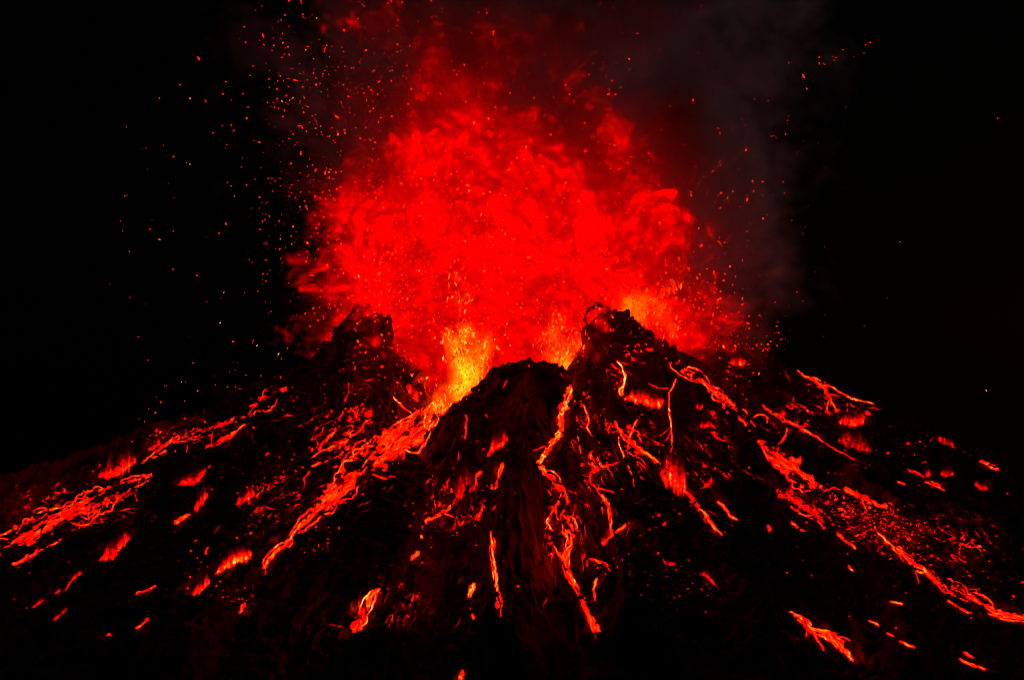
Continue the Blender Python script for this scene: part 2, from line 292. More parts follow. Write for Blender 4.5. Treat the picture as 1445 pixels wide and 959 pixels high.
# hollows: bright lower edge (px, py) and how far up the lava's light is painted
FANS = [
 (.95,30,[(138,671),(152,673),(168,669),(180,660),(194,650)],"red glowing hollow under the long flow high on the left flank"),
 (.85,16,[(208,632),(214,636),(222,630),(228,626)],"small glowing hollow touching the long left flank flow"),
 (.9,24,[(272,720),(279,717),(287,706),(295,698)],"left leaning glowing hollow in the middle of the left flank"),
 (.9,17,[(250,684),(264,682),(278,680),(289,668),(291,662)],"flat topped glowing hollow above the left leaning one"),
 (.8,24,[(331,713),(344,707),(352,702),(361,697)],"faint square glowing hollow right of two red ones on the left flank"),
 (1.3,20,[(301,811),(310,806),(320,799),(334,792),(350,789),(357,780)],"largest orange glowing hollow at the foot of the left flank"),
 (1.1,17,[(269,839),(280,836),(287,830),(297,819)],"orange wedge shaped hollow just below the largest one"),
 (.9,24,[(139,791),(150,788),(162,784),(171,773),(185,757)],"round glowing hollow low on the far left"),
 (.85,9,[(91,836),(99,822),(108,813),(118,806)],"toothed glowing edge below the round hollow on the far left"),
 (.85,7,[(76,839),(88,833)],"short glowing edge left of the toothed one"),
 (.8,8,[(44,859),(54,852),(63,846)],"lowest small glowing edge on the far left"),
 (.7,8,[(72,878),(84,869),(97,858)],"dim jagged glowing edge under the toothed one"),
 (1.1,20,[(879,563),(890,564),(903,567),(918,572),(931,574),(938,564)],"glowing ledge pool at the bottom of the small lava fall"),
 (.95,52,[(930,668),(938,674),(948,681),(957,688),(964,694),(970,684)],"tall streaked wall of painted lava light at the lower end of the gully flow"),
 (.85,24,[(686,645),(692,640),(700,632),(708,628),(719,619)],"red triangular hollow under the front ridge's crest"),
 (.62,46,[(636,714),(650,698),(661,693),(671,687)],"dim streaked wall of painted lava light above the ledge line on the front ridge"),
 (.8,26,[(1095,700),(1112,702),(1130,713),(1150,729),(1166,739)],"streaked wall of painted lava light over the lava apron on the right"),
 (.9,15,[(1027,512),(1036,514),(1048,515),(1054,510)],"glowing red patch at the left end of the far right ridge"),
 (.95,20,[(1182,594),(1190,598),(1204,600),(1216,598),(1222,586)],"lobed lava pool on the far right ridge"),
 (.6,26,[(1180,622),(1198,627),(1216,634),(1232,638)],"dull red wall of painted lava light below the lobed pool"),
 (.75,13,[(1304,668),(1309,673),(1315,668)],"small three pronged glowing hollow in mid right flank"),
 (.68,12,[(1325,668),(1335,672),(1348,668)],"second pronged glowing hollow right of the first in mid right flank"),
 (.8,20,[(1098,586),(1104,590),(1110,584)],"narrow upright glow in the far right ridge's lower wall"),
 (.85,20,[(572,545),(580,556),(590,566),(592,560)],"red wedge of painted lava light on the crag by the crater's left lip"),
 (.85,17,[(512,586),(520,588),(528,582)],"red glowing window on the dark slope left of the broad flow"),
 (1.35,7,[(834,452),(840,454),(845,450)],"small yellow lit spot painted right under the right peak's top"),  # lit spots on the rim, painted as emission
 (.8,8,[(857,466),(864,468),(868,463)],"small red lit spot painted on the right peak's dark face"),
 (.8,7,[(908,494),(918,495),(924,492)],"red lit spot painted below the right peak's boulder crest"),
 (.75,11,[(497,521),(500,522),(504,519)],"small red glow in the rock of the left peak"),
 (.8,10,[(980,574),(988,577),(994,573)],"small red glow on the right peak's long back"),
 (.7,12,[(985,600),(994,603),(1003,600),(1012,606)],"mottled red glow below the small one on the right peak's back"),
 (.8,14,[(990,690),(1000,684),(1006,676)],"orange shards beside the tall streaked wall"),
 (.8,12,[(1340,828),(1352,834),(1366,840)],"dim glow above the long right flank flow"),
 (.85,8,[(985,810),(996,812),(1006,822),(1014,830)],"broken red glow at the foot of the right peak"),
 (.75,7,[(936,795),(946,797),(956,796)],"small red glow on dark rock left of the broken glow"),
 (.75,30,[(520,882),(510,868),(505,850)],"dim wall of painted red lava light behind the yellow tipped flow"),
 (.8,11,[(1374,683),(1384,690),(1396,690)],"ragged red glow under the solitary bright dash on the far right"),
 (.65,15,[(1320,618),(1332,624),(1350,633)],"dark red glow high on the far right slope"),
]

# carve the channels into the terrain
def carve(cl, wpx, depth, levee):
    P = cast(cl[:, 0], cl[:, 1]); ok = ~np.isnan(P[:, 0]); P = P[ok]; w = wpx[ok]
    if len(P) < 2: return
    wm = np.maximum(w * P[:, 1] / FPX, 0.5)
    m = wm.max() * 3 + 1
    i0 = max(int((P[:, 0].min() - m - xs[0]) / DX), 0); i1 = min(int((P[:, 0].max() + m - xs[0]) / DX) + 2, NX)
    j0 = max(int((P[:, 1].min() - m - ys[0]) / DX), 0); j1 = min(int((P[:, 1].max() + m - ys[0]) / DX) + 2, NY)
    if i1 <= i0 or j1 <= j0: return
    gx, gy = np.meshgrid(xs[i0:i1], ys[j0:j1]); dn = np.full(gx.shape, 1e9)
    for p, ww in zip(P[::2], wm[::2]):
        dn = np.minimum(dn, np.hypot(gx - p[0], gy - p[1]) / ww)
    H[iy0 + j0:iy0 + j1, ix0 + i0:ix0 + i1] += -depth * np.exp(-(dn / 1.1) ** 2) + levee * np.exp(-((dn - 1.9) / .55) ** 2)
for nm, cat, heat, pts, lab in FLOWS:
    Q, _ = resample(pts, 2.0)
    ww = Q[:, 2]; carve(Q, ww * 1.15, float(np.clip(np.median(ww) * .22, .35, 1.5)), float(np.clip(np.median(ww) * .08, .12, .5)))
for heat, up, pts, lab in FANS:
    Q, _ = resample(pts, 2.0); Q = Q.copy(); Q[:, 1] -= 1.5
    carve(np.c_[Q, np.full(len(Q), 3.5)], np.full(len(Q), up * .16 + 2.0), min(1.6, up * .06 + .3), .35)

# ------------------------------------------------------------------ materials
def new_mat(name):
    m = bpy.data.materials.new(name); m.use_nodes = True
    return m, m.node_tree.nodes, m.node_tree.links

def rock_material():
    m, n, l = new_mat("basalt")
    b = n["Principled BSDF"]
    tc = n.new("ShaderNodeTexCoord")
    n1 = n.new("ShaderNodeTexNoise"); n1.inputs["Scale"].default_value = .22; n1.inputs["Detail"].default_value = 7; n1.inputs["Roughness"].default_value = .62
    n2 = n.new("ShaderNodeTexNoise"); n2.inputs["Scale"].default_value = 2.4; n2.inputs["Detail"].default_value = 6; n2.inputs["Roughness"].default_value = .7
    v = n.new("ShaderNodeTexVoronoi"); v.inputs["Scale"].default_value = 1.1; v.feature = 'DISTANCE_TO_EDGE'
    r = n.new("ShaderNodeValToRGB"); e = r.color_ramp.elements
    e[0].position = .3; e[0].color = (.045, .042, .041, 1); e[1].position = .72; e[1].color = (.17, .155, .15, 1)
    rr = n.new("ShaderNodeMapRange"); rr.inputs[3].default_value = .5; rr.inputs[4].default_value = .9
    b.inputs["Specular IOR Level"].default_value = .2
    bp = n.new("ShaderNodeBump"); bp.inputs["Strength"].default_value = .9; bp.inputs["Distance"].default_value = .35
    bp2 = n.new("ShaderNodeBump"); bp2.inputs["Strength"].default_value = .5; bp2.inputs["Distance"].default_value = .3
    for t in (n1, n2, v): l.new(tc.outputs["Object"], t.inputs["Vector"])
    l.new(n1.outputs[0], r.inputs[0]); l.new(r.outputs[0], b.inputs["Base Color"])
    l.new(n2.outputs[0], rr.inputs[0]); l.new(rr.outputs[0], b.inputs["Roughness"])
    l.new(v.outputs["Distance"], bp2.inputs["Height"]); l.new(n2.outputs[0], bp.inputs["Height"])
    l.new(bp2.outputs[0], bp.inputs["Normal"]); l.new(bp.outputs[0], b.inputs["Normal"])
    return m
ROCK = rock_material()

HEATRAMP = [(0, (0, 0, 0)), (.16, (.02, 0, 0)), (.34, (.18, .0001, 0)), (.52, (.9, .0006, 0)), (.70, (6, .003, 0)), (.90, (14, .05, .0004)), (1.12, (20, .36, .004)), (1.4, (20, 1.1, .1))]
def heat_color(n, l, sock):
    """temperature -> emitted colour, dark red to yellow"""
    mr = n.new("ShaderNodeMapRange"); mr.inputs[2].default_value = 1.4; l.new(sock, mr.inputs[0])
    r = n.new("ShaderNodeValToRGB"); cr = r.color_ramp
    cr.elements[0].position = 0; cr.elements[0].color = (0, 0, 0, 1)
    cr.elements[1].position = 1; cr.elements[1].color = tuple(c / 20 for c in HEATRAMP[-1][1]) + (1,)
    for p, c in HEATRAMP[1:-1]:
        e = cr.elements.new(p / 1.4); e.color = tuple(x / 20 for x in c) + (1,)
    l.new(mr.outputs[0], r.inputs[0])
    return r.outputs[0]

def lava_material():
    m, n, l = new_mat("molten_lava")
    b = n["Principled BSDF"]; b.inputs["Base Color"].default_value = (.02, .017, .016, 1); b.inputs["Roughness"].default_value = .6
    at_ = n.new("ShaderNodeAttribute"); at_.attribute_name = "lava_temp"
    uv = n.new("ShaderNodeUVMap"); uv.uv_map = "flow"
    tc = n.new("ShaderNodeTexCoord")
    def noise(vec, sc, det, rough, dist=0.):
        t = n.new("ShaderNodeTexNoise"); t.inputs["Scale"].default_value = sc; t.inputs["Detail"].default_value = det
        t.inputs["Roughness"].default_value = rough; t.inputs["Distortion"].default_value = dist; l.new(vec, t.inputs["Vector"]); return t.outputs[0]
    def mt(op, a, c=None, d=None):
        x = n.new("ShaderNodeMath"); x.operation = op
        for i, s in enumerate((a, c, d)):
            if s is None: continue
            if isinstance(s, (int, float)): x.inputs[i].default_value = s
            else: l.new(s, x.inputs[i])
        return x.outputs[0]
    # warp the flow coordinates a little so strands wander
    nw = n.new("ShaderNodeTexNoise"); nw.inputs["Scale"].default_value = .35; nw.inputs["Detail"].default_value = 3; l.new(tc.outputs["Object"], nw.inputs["Vector"])
    va = n.new("ShaderNodeVectorMath"); va.operation = 'MULTIPLY_ADD'; va.inputs[1].default_value = (2.2, 2.2, 0); l.new(nw.outputs["Color"], va.inputs[0]); l.new(uv.outputs[0], va.inputs[2])
    f = va.outputs[0]
    heat = at_.outputs["Fac"]
    def gauss(x, w): return mt('EXPONENT', mt('MULTIPLY', mt('POWER', mt('ABSOLUTE', mt('DIVIDE', x, w)), 2.0), -1.0))
    low = noise(f, .34, 5, .52, .0)                  # crust plates
    strand = noise(f, .62, 4, .55, .2)
    fine = noise(tc.outputs["Object"], 1.5, 5, .7)
    # plates of black crust float where it has cooled: the hotter, the fewer
    thr = mt('MULTIPLY_ADD', heat, -.42, .862)
    dlt = mt('SUBTRACT', low, thr)
    ms = n.new("ShaderNodeMapRange"); ms.interpolation_type = 'SMOOTHSTEP'; ms.inputs[1].default_value = -.035; ms.inputs[2].default_value = .05; l.new(dlt, ms.inputs[0])
    seam = gauss(mt('SUBTRACT', dlt, .0), .022)      # bright seams round the plates
    vein = gauss(mt('SUBTRACT', strand, .5), .028)   # bright threads along the flow
    body = mt('MULTIPLY', ms.outputs[0], mt('MULTIPLY_ADD', strand, .55, mt('MULTIPLY_ADD', fine, .42, .16)))
    wet = mt('MULTIPLY', mt('MAXIMUM', mt('MULTIPLY_ADD', ms.outputs[0], .8, .2), 0.0), mt('MULTIPLY', vein, .42))
    t = mt('ADD', body, mt('ADD', mt('MULTIPLY', seam, .34), wet))
    hot = mt('MULTIPLY_ADD', mt('MAXIMUM', mt('SUBTRACT', heat, .95), 0.), .8, mt('MINIMUM', mt('MULTIPLY', heat, 1.15), 1.0))
    T = mt('MULTIPLY', mt('MULTIPLY', t, hot), .93)
    c = heat_color(n, l, T)
    l.new(c, b.inputs["Emission Color"]); b.inputs["Emission Strength"].default_value = 20.0
    bp = n.new("ShaderNodeBump"); bp.inputs["Strength"].default_value = .5; bp.inputs["Distance"].default_value = .2
    l.new(low, bp.inputs["Height"]); l.new(bp.outputs[0], b.inputs["Normal"])
    return m
def lava_lit_rock_material():
    """rock walls still glowing above a lava pool: bright at the foot, streaked, dying out upwards"""
    m, n, l = new_mat("lava_lit_rock"); b = n["Principled BSDF"]
    b.inputs["Base Color"].default_value = (.025, .02, .018, 1); b.inputs["Roughness"].default_value = .8
    a = n.new("ShaderNodeAttribute"); a.attribute_name = "lava_temp"
    uv = n.new("ShaderNodeUVMap"); uv.uv_map = "flow"
    t1 = n.new("ShaderNodeTexNoise"); t1.inputs["Scale"].default_value = .8; t1.inputs["Detail"].default_value = 5; t1.inputs["Roughness"].default_value = .62
    l.new(uv.outputs[0], t1.inputs["Vector"])
    tc = n.new("ShaderNodeTexCoord"); t2 = n.new("ShaderNodeTexNoise"); t2.inputs["Scale"].default_value = .9; t2.inputs["Detail"].default_value = 5; l.new(tc.outputs["Object"], t2.inputs["Vector"])
    def mt(op, *v):
        x = n.new("ShaderNodeMath"); x.operation = op
        for i, s_ in enumerate(v):
            if isinstance(s_, (int, float)): x.inputs[i].default_value = s_
            else: l.new(s_, x.inputs[i])
        return x.outputs[0]
    k = mt('ADD', mt('MULTIPLY_ADD', t1.outputs[0], 2.2, -.42), mt('MULTIPLY_ADD', t2.outputs[0], 1.3, -.55))
    T = mt('MULTIPLY', a.outputs["Fac"], mt('MAXIMUM', k, .12))  # light the lava casts on the rock, put in as emission
    l.new(heat_color(n, l, T), b.inputs["Emission Color"]); b.inputs["Emission Strength"].default_value = 20.0
    bp = n.new("ShaderNodeBump"); bp.inputs["Strength"].default_value = .7; bp.inputs["Distance"].default_value = .3
    l.new(t1.outputs[0], bp.inputs["Height"]); l.new(bp.outputs[0], b.inputs["Normal"])
    return m
LAVALIT = lava_lit_rock_material()
LAVA = lava_material()

def glow_material(name, col, strength):
    m, n, l = new_mat(name); b = n["Principled BSDF"]
    b.inputs["Base Color"].default_value = (.02, .015, .012, 1); b.inputs["Roughness"].default_value = .7
    b.inputs["Emission Color"].default_value = (*col, 1); b.inputs["Emission Strength"].default_value = strength
    return m

# ------------------------------------------------------------------ the terrain sheet
nyt, nxt = H.shape
idx = np.arange(nyt * nxt).reshape(nyt, nxt)
quads = np.stack([idx[:-1, :-1], idx[:-1, 1:], idx[1:, 1:], idx[1:, :-1]], -1).reshape(-1, 4)
terr = mesh_obj("terrain", np.stack([XG, YG, H], -1), quads, ROCK)
tag(terr, "rugged black volcano slopes of cooled basalt around the crater", "terrain", kind="structure")

# ------------------------------------------------------------------ lava bodies draped on the terrain
def drape(name, PX, PY, heat, U, V, off, mat=None):
    ny, nx = PX.shape
    P = cast(PX, PY).reshape(ny, nx, 3)
    e = .4
    gx = (hgt(P[..., 0] + e, P[..., 1]) - hgt(P[..., 0] - e, P[..., 1])) / (2 * e)
    gy = (hgt(P[..., 0], P[..., 1] + e) - hgt(P[..., 0], P[..., 1] - e)) / (2 * e)
    N = np.stack([-gx, -gy, np.ones_like(gx)], -1); N /= np.linalg.norm(N, axis=-1, keepdims=True)
    P = P + N * off
    ok = ~np.isnan(P[..., 0])
    f = np.stack([np.arange(ny * nx).reshape(ny, nx)[a] for a in ((slice(0, -1), slice(0, -1)), (slice(0, -1), slice(1, None)), (slice(1, None), slice(1, None)), (slice(1, None), slice(0, -1)))], -1).reshape(-1, 4)
    flat = P.reshape(-1, 3)
    okf = ok.reshape(-1)[f].all(1)
    yy = flat[:, 1][f]; okf &= (np.nanmax(yy, 1) - np.nanmin(yy, 1)) < 9.0
    f = f[okf]
    if not len(f): return None
    lab = np.arange(len(flat))               # connected pieces: the largest is the body, others its lobes
    while True:
        m_ = lab[f].min(1); old = lab.copy(); np.minimum.at(lab, f, m_[:, None])
        lab = lab[lab]
        if (old == lab).all(): break
    ids, cnt = np.unique(lab[f[:, 0]], return_counts=True); first = None
    for q in np.argsort(-cnt):
        if first is not None and cnt[q] < 24: break
        ff = f[lab[f[:, 0]] == ids[q]]
        used = np.unique(ff); remap = np.zeros(len(flat), int); remap[used] = np.arange(len(used))
        o = mesh_obj(name if first is None else "lobe", flat[used], remap[ff], mat or LAVA)
        me = o.data
        a = me.attributes.new("lava_temp", 'FLOAT', 'POINT'); a.data.foreach_set("value", heat.reshape(-1)[used].astype(np.float32))
        uvl = me.uv_layers.new(name="flow")
        lv = np.empty(len(me.loops), np.int32); me.loops.foreach_get("vertex_index", lv)
        uvl.data.foreach_set("uv", np.stack([U.reshape(-1)[used][lv], V.reshape(-1)[used][lv]], 1).astype(np.float32).ravel())
        if first is None: first = o
        else: o.parent = first
    return first

nflow = 0
def strip(name, heat, Q, t, label=None, cat=None, parent=None, core=1.0):
    global nflow
    nflow += 1
    d = np.gradient(Q[:, :2], axis=0); d /= np.linalg.norm(d, axis=1, keepdims=True) + 1e-9
    nrm = np.stack([-d[:, 1], d[:, 0]], 1)
    wmax = Q[:, 2].max(); nu = int(np.clip(wmax * 2 / .9, 4, 52)) + 1
    u = np.linspace(-1.25, 1.25, nu)
    w = np.maximum(Q[:, 2], .6)
    big = 1 + .45 * perlin(t / 14 + nflow * 1.7, t * 0 + .3, 8) + .3 * perlin(t / 4.5 + nflow * 2.7, t * 0 + .7, 9)
    sw = 1.6 * perlin(t / 9 + nflow * 4.1, t * 0 + 2.3, 12) * np.minimum(w / 2, 1)
    jag = 1 + .3 * perlin(t[:, None] / 10 + nflow * 7.7, np.sign(u)[None] * 2 + .5 * np.ones((len(t), 1)), 3)
    w = w * np.clip(big, .4, 1.7)
    off = w[:, None] * u * jag + sw[:, None]
    PX = Q[:, 0, None] + nrm[:, 0, None] * off; PY = Q[:, 1, None] + nrm[:, 1, None] * off
    sc = .19
    along = t[:, None] * np.ones((1, nu)); across = w[:, None] * u
    n2 = fbm(along / 9 + nflow * 3.3, across / 5 + 5, 3, 77)
    edge = np.clip((1.2 - np.abs(u)[None] + .7 * n2 * np.minimum(w[:, None] / 4, 1)) / .5, 0, 1)
    ends = np.clip(np.minimum(t, t[-1] - t) / 6, .0, 1)[:, None]
    thin = np.clip(1.5 - w / 11, .97, 1.42)[:, None]
    hh = heat * edge * (.35 + .65 * ends) * thin * (1 + .16 * fbm(along / 22 + nflow, across * 0, 2, 5))
    o = drape(name, PX, PY, hh, across * sc * 1.5 + nflow * 31, along * sc * .24, .10 if parent is None else .16)
    if o is None: return None
    if parent is not None: o.parent = parent
    else: tag(o, label, cat)
    return o
def flow(name, cat, heat, pts, label):
    Q, t = resample(pts, 1.0)
    o = strip(name, heat, Q, t, label, cat)
    w = Q[:, 2]
    if o is None: return
    # side branches running off downhill
    for k_ in range(int(t[-1] / 30) if t[-1] > 34 else 0):
        i0 = int(rng.uniform(.05, .85) * (len(t) - 1)); L = rng.uniform(12, 42); m_ = int(L)
        d0 = Q[min(i0 + 4, len(t) - 1), :2] - Q[max(i0 - 4, 0), :2]; an = math.atan2(d0[1], d0[0]) + rng.choice([-1, 1]) * rng.uniform(.25, .8)
        wob = np.cumsum(rng.normal(0, .09, m_)); ang = an + wob + np.linspace(0, 1, m_) * (math.pi / 2 - an) * .4
        q = Q[i0, :2] + np.cumsum(np.stack([np.cos(ang), np.sin(ang)], 1), 0)
        ww = rng.uniform(.55, 1.15) * np.linspace(1.2, .5, m_) * (1 + .4 * perlin(np.arange(m_) / 6. + nflow, np.zeros(m_) + .2, 27))
        strip("vein", min(heat, 1.0) * rng.uniform(.45, .8), np.c_[q, ww], np.arange(m_, dtype=float), parent=o)
    if w.max() < 6.5 or t[-1] < 40: return
    # side strands that part from the flow and join it again
    d = np.gradient(Q[:, :2], axis=0); d /= np.linalg.norm(d, axis=1, keepdims=True) + 1e-9
    nrm = np.stack([-d[:, 1], d[:, 0]], 1)
    for k_ in range(int(np.clip(w.max() * t[-1] / 230, 3, 14))):
        L = int(rng.uniform(22, 62)); i0 = int(rng.uniform(0, max(1, len(t) - L))); i1 = min(len(t), i0 + L)
        if i1 - i0 < 14: continue
        sl = slice(i0, i1); tt = np.linspace(0, 1, i1 - i0); sgn = rng.choice([-1, 1])
        ww = w[sl] + 2.0
        off = sgn * ww * (.55 + rng.uniform(.3, 1.0) * np.sin(np.pi * tt) + .22 * perlin(tt * 5 + nflow * 3.1, tt * 0 + .4, 19))
        q = np.c_[Q[sl, :2] + nrm[sl] * off[:, None], rng.uniform(.6, 1.5) * (.45 + .8 * np.sin(np.pi * tt)) * (1 + .4 * perlin(tt * 9 + nflow, tt * 0, 23))]
        strip("vein", heat * rng.uniform(.68, .95), q, t[sl] - t[i0], parent=o)
for r_ in FLOWS: flow(*r_)

def fan(heat, up, pts, label):
    global nflow
    nflow += 1
    Q, t = resample(pts, .9)
    up = up * 1.3
    nv = int(up / .9) + 3
    v = np.linspace(-.24, 1, nv)
    jit = .85 + .45 * fbm(t / 9 + nflow * 5.1, t * 0, 2, 9)
    taper = np.clip(np.minimum(t, t[-1] - t) / (t[-1] * .22), .25, 1) ** .6
    L = up * jit * taper
    lean = (Q[:, 0] - Q[:, 0].mean()) * -.12
    PY = Q[:, 1, None] - L[:, None] * v; PX = Q[:, 0, None] + (lean[:, None] + up * .02) * v
    vv = np.clip(v, 0, 1)
    stk = fbm(t[:, None] / 3.2 + nflow * 2.2 + 0 * v, v[None] * 1.3, 4, 15, .6)
    hh = heat * (1.06 - .80 * vv ** .8)[None] * (1 + .5 * stk) * np.clip((1.0 - vv) / .75, 0, 1)[None] ** .8 * np.clip(np.minimum(t, t[-1] - t) / 3.5, .1, 1)[:, None]  # strength of the painted lava light, falling off up the wall
    hh = hh * np.clip((v[None] + .24) / .26 + .9 * fbm(t[:, None] / 5 + nflow * 9.1 + 0 * v, v[None] * 3, 3, 19), 0, 1)
    o = drape("lava_lit_hollow", PX, PY, np.maximum(hh, 0), t[:, None] * .19 * 1.3 + 0 * v + nflow * 17, (L[:, None] * v) * .19 * .22, .12, LAVALIT)
    if o: tag(o, label, "hollow")
for r_ in FANS: fan(*r_)

def cracked_crust_material():
    m, n, l = new_mat("cracked_crust"); b = n["Principled BSDF"]
    b.inputs["Base Color"].default_value = (.11, .10, .096, 1); b.inputs["Roughness"].default_value = .8
    a = n.new("ShaderNodeAttribute"); a.attribute_name = "lava_temp"
    uv = n.new("ShaderNodeUVMap"); uv.uv_map = "flow"
    def noise(sc, det, rough, dist):
        t = n.new("ShaderNodeTexNoise"); t.inputs["Scale"].default_value = sc; t.inputs["Detail"].default_value = det; t.inputs["Roughness"].default_value = rough
        t.inputs["Distortion"].default_value = dist; l.new(uv.outputs[0], t.inputs["Vector"]); return t.outputs[0]
    def mt(op, *v):
        x = n.new("ShaderNodeMath"); x.operation = op
        for i, s_ in enumerate(v):
            if isinstance(s_, (int, float)): x.inputs[i].default_value = s_
            else: l.new(s_, x.inputs[i])
        return x.outputs[0]
    def lines(x, w): return mt('EXPONENT', mt('MULTIPLY', mt('POWER', mt('DIVIDE', mt('ABSOLUTE', mt('SUBTRACT', x, .5)), w), 2.0), -1.0))
    c1 = lines(noise(.42, 4, .5, .5), .020); c2 = lines(noise(1.0, 3, .5, .3), .03)
    patch = mt('MINIMUM', mt('MAXIMUM', mt('MULTIPLY_ADD', noise(.22, 3, .5, 0.), 5.0, -2.05), 0.0), 1.0)
    patch2 = mt('MINIMUM', mt('MAXIMUM', mt('MULTIPLY_ADD', noise(.33, 4, .6, 0.), 6.0, -3.0), 0.0), 1.0)
    t = mt('ADD', mt('MULTIPLY', c1, .85), mt('ADD', mt('MULTIPLY', mt('MULTIPLY', c2, patch2), .6), mt('MULTIPLY', patch2, .26)))
    T = mt('MULTIPLY', mt('MULTIPLY', t, patch), a.outputs["Fac"])
    l.new(heat_color(n, l, T), b.inputs["Emission Color"]); b.inputs["Emission Strength"].default_value = 20.0
    bp = n.new("ShaderNodeBump"); bp.inputs["Strength"].default_value = .8; bp.inputs["Distance"].default_value = .4
    nb = noise(1.8, 6, .65, 0.); l.new(nb, bp.inputs["Height"]); l.new(bp.outputs[0], b.inputs["Normal"])
    m.cycles.emission_sampling = 'NONE'
    return m
CRACKED = cracked_crust_material()
FIELDS = [  # centre, half sizes in photo pixels, heat, label
 (486,606,62,50,.85,"web of thin red cracks on the slope above the broad braided flow"),
 (842,640,44,72,.8,"web of thin red cracks over the mound right of the front ridge"),
 (640,700,70,52,.78,"web of red cracks under the triangular hollow on the front ridge"),
 (905,628,34,46,.85,"red cracked rock face under the glowing ledge pool"),
 (1000,640,46,70,.62,"sparse web of red cracks on the right peak's long dark back"),
 (1148,585,72,40,.75,"web of red cracks along the far right ridge below its skyline"),
 (1245,738,74,44,.85,"crumbling cracked crust around the rubble field on the right"),
 (1340,760,80,60,.62,"sparse red cracks on the right slope above the long right flow"),
 (270,610,90,26,.75,"red cracked crust around the long flow high on the left flank"),
 (390,700,52,50,.7,"sparse red cracks between the left hollows and the broad flow"),
 (110,715,110,44,.75,"red cracked crust around the wide lacy left flow"),
 (870,510,46,44,.72,"red cracked rock on the right peak's front face around the lava fall"),
 (505,520,50,44,.55,"few dim cracks on the left peak's front face"),
 (560,855,60,40,.6,"few red cracks around the yellow tipped flow at the base"),
 (800,760,46,80,.7,"red cracked crust along the long winding flow's banks"),
]
for cx_, cy_, rx_, ry_, ht_, lab_ in FIELDS:
    nflow += 1
    gx, gy = np.meshgrid(np.arange(cx_ - rx_, cx_ + rx_, 1.3), np.arange(cy_ - ry_, cy_ + ry_, 1.3))
    rr = np.hypot((gx - cx_) / rx_, (gy - cy_) / ry_) + .3 * fbm(gx / 20, gy / 20, 3, 101)
    ang = math.atan2(cy_ - 420, cx_ - 735); al = (gx - cx_) * math.cos(ang) + (gy - cy_) * math.sin(ang); ac = -(gx - cx_) * math.sin(ang) + (gy - cy_) * math.cos(ang)
    o = drape("cracked_crust", gx, gy, ht_ * 1.22 * np.clip((1 - rr) / .35, 0, 1), ac * .19 * 1.5 + nflow * 13, al * .19 * .6, .05, CRACKED)
    if o: tag(o, lab_, "cracked crust")

# ------------------------------------------------------------------ loose rocks on the crests
def ico(sub):
    import bmesh
    bm = bmesh.new(); bmesh.ops.create_icosphere(bm, subdivisions=sub, radius=1.0)
    v = np.array([x.co[:] for x in bm.verts]); f = np.array([[w.index for w in x.verts] for x in bm.faces]); bm.free()
    return v, f
ICO1, ICO2, ICO4 = ico(1), ico(2), ico(4)

def rock_shape(seed, sx, sy, sz, V):
    v = V.copy(); r = np.random.default_rng(seed)
    for i in range(16):                              # chop flat facets
        d = r.normal(size=3); d /= np.linalg.norm(d); k = r.uniform(.36, .8)
        p = v @ d; v -= np.outer(np.clip(p - k, 0, None) * .9, d)
    a = fbm(v[:, 0] * 1.6 + v[:, 2] * 1.1 + seed, v[:, 1] * 1.6 - v[:, 2] * .9, 4, seed)
    b = fbm(v[:, 0] * 4 + v[:, 2] * 3 + seed, v[:, 1] * 4 - v[:, 2] * 2.4, 3, seed + 5, .6, True)
    v *= (1 + .30 * a + .16 * b)[:, None]
    return v * [sx, sy, sz]

def boulder(px, py, Y, w, h, label, group=None, tilt=0., name="lava_boulder", dp=None):
    """a block whose middle stands at photo pixel (px, py) at distance Y; w, h in photo pixels"""
    s = Y / FPX; c = at(px, py, Y); sd = int(px * 7 + py * 13)
    v = rock_shape(sd, w * s / 2 * 1.15, (dp or w) * s / 2 * 1.1, h * s / 2 * 1.15, ICO4[0])
    ca, sa = math.cos(tilt), math.sin(tilt)
    v = np.stack([v[:, 0] * ca - v[:, 2] * sa, v[:, 1], v[:, 0] * sa + v[:, 2] * ca], 1)
    o = mesh_obj(name, v, ICO4[1], ROCK, smooth=True); o.location = c
    return tag(o, label, "boulder", group)

G1 = "boulders along the right peak's crest"
for px, py, Y, w, h, t in [(852,447,402,26,22,.3),(874,452,402,34,30,.5),(888,462,402,30,26,.8),(903,472,401,22,18,.4),(917,474,401,17,20,0),(926,487,401,20,18,.6),(937,489,400,22,20,-.3),(950,497,399,24,22,.7),(966,513,397,22,18,.7),(842,462,401,24,34,.1),(836,492,397,22,30,.1),(984,529,395,18,14,.6)]:
    boulder(px, py, Y, w, h, "rough black boulder on the right peak's crest against the fire", G1, t)
for px, py, Y, w, h, t in [(833,476,399,24,54,.05),(838,512,395,26,52,-.05)]:
    boulder(px, py, Y, w, h, "rough black boulder on the right peak's crest against the fire", G1, t)
G2 = "boulders along the front ridge's crest"
for px, py, Y, w, h, t in [(706,522,387,20,14,-.3),(722,517,387,22,14,.1),(737,518,386,16,12,.2),(750,518,386,20,13,0),(766,517,386,18,13,.1),(780,518,386,22,15,.2),(793,526,386,16,18,.8)]:
    boulder(px, py, Y, w, h, "rounded black boulder on the front ridge's crest against the fire", G2, t)
G3 = "crags on the left peak"
for px, py, Y, w, h, t in [(512,440,405,22,26,-.5),(528,458,404,34,44,-.3),(540,480,402,24,60,.15),(480,470,407,26,30,-.8),(462,492,409,22,22,-.7),(548,505,400,22,34,.1),(543,470,402,22,56,.08),(497,452,406,22,34,-.6)]:
    boulder(px, py, Y, w, h, "jagged black crag on the left peak beside the fire", G3, t)
boulder(812, 506, 402, 26, 48, "tall red lit slab standing inside the crater left of the right peak", None, .12, "rock_slab")["kind"] = "thing"
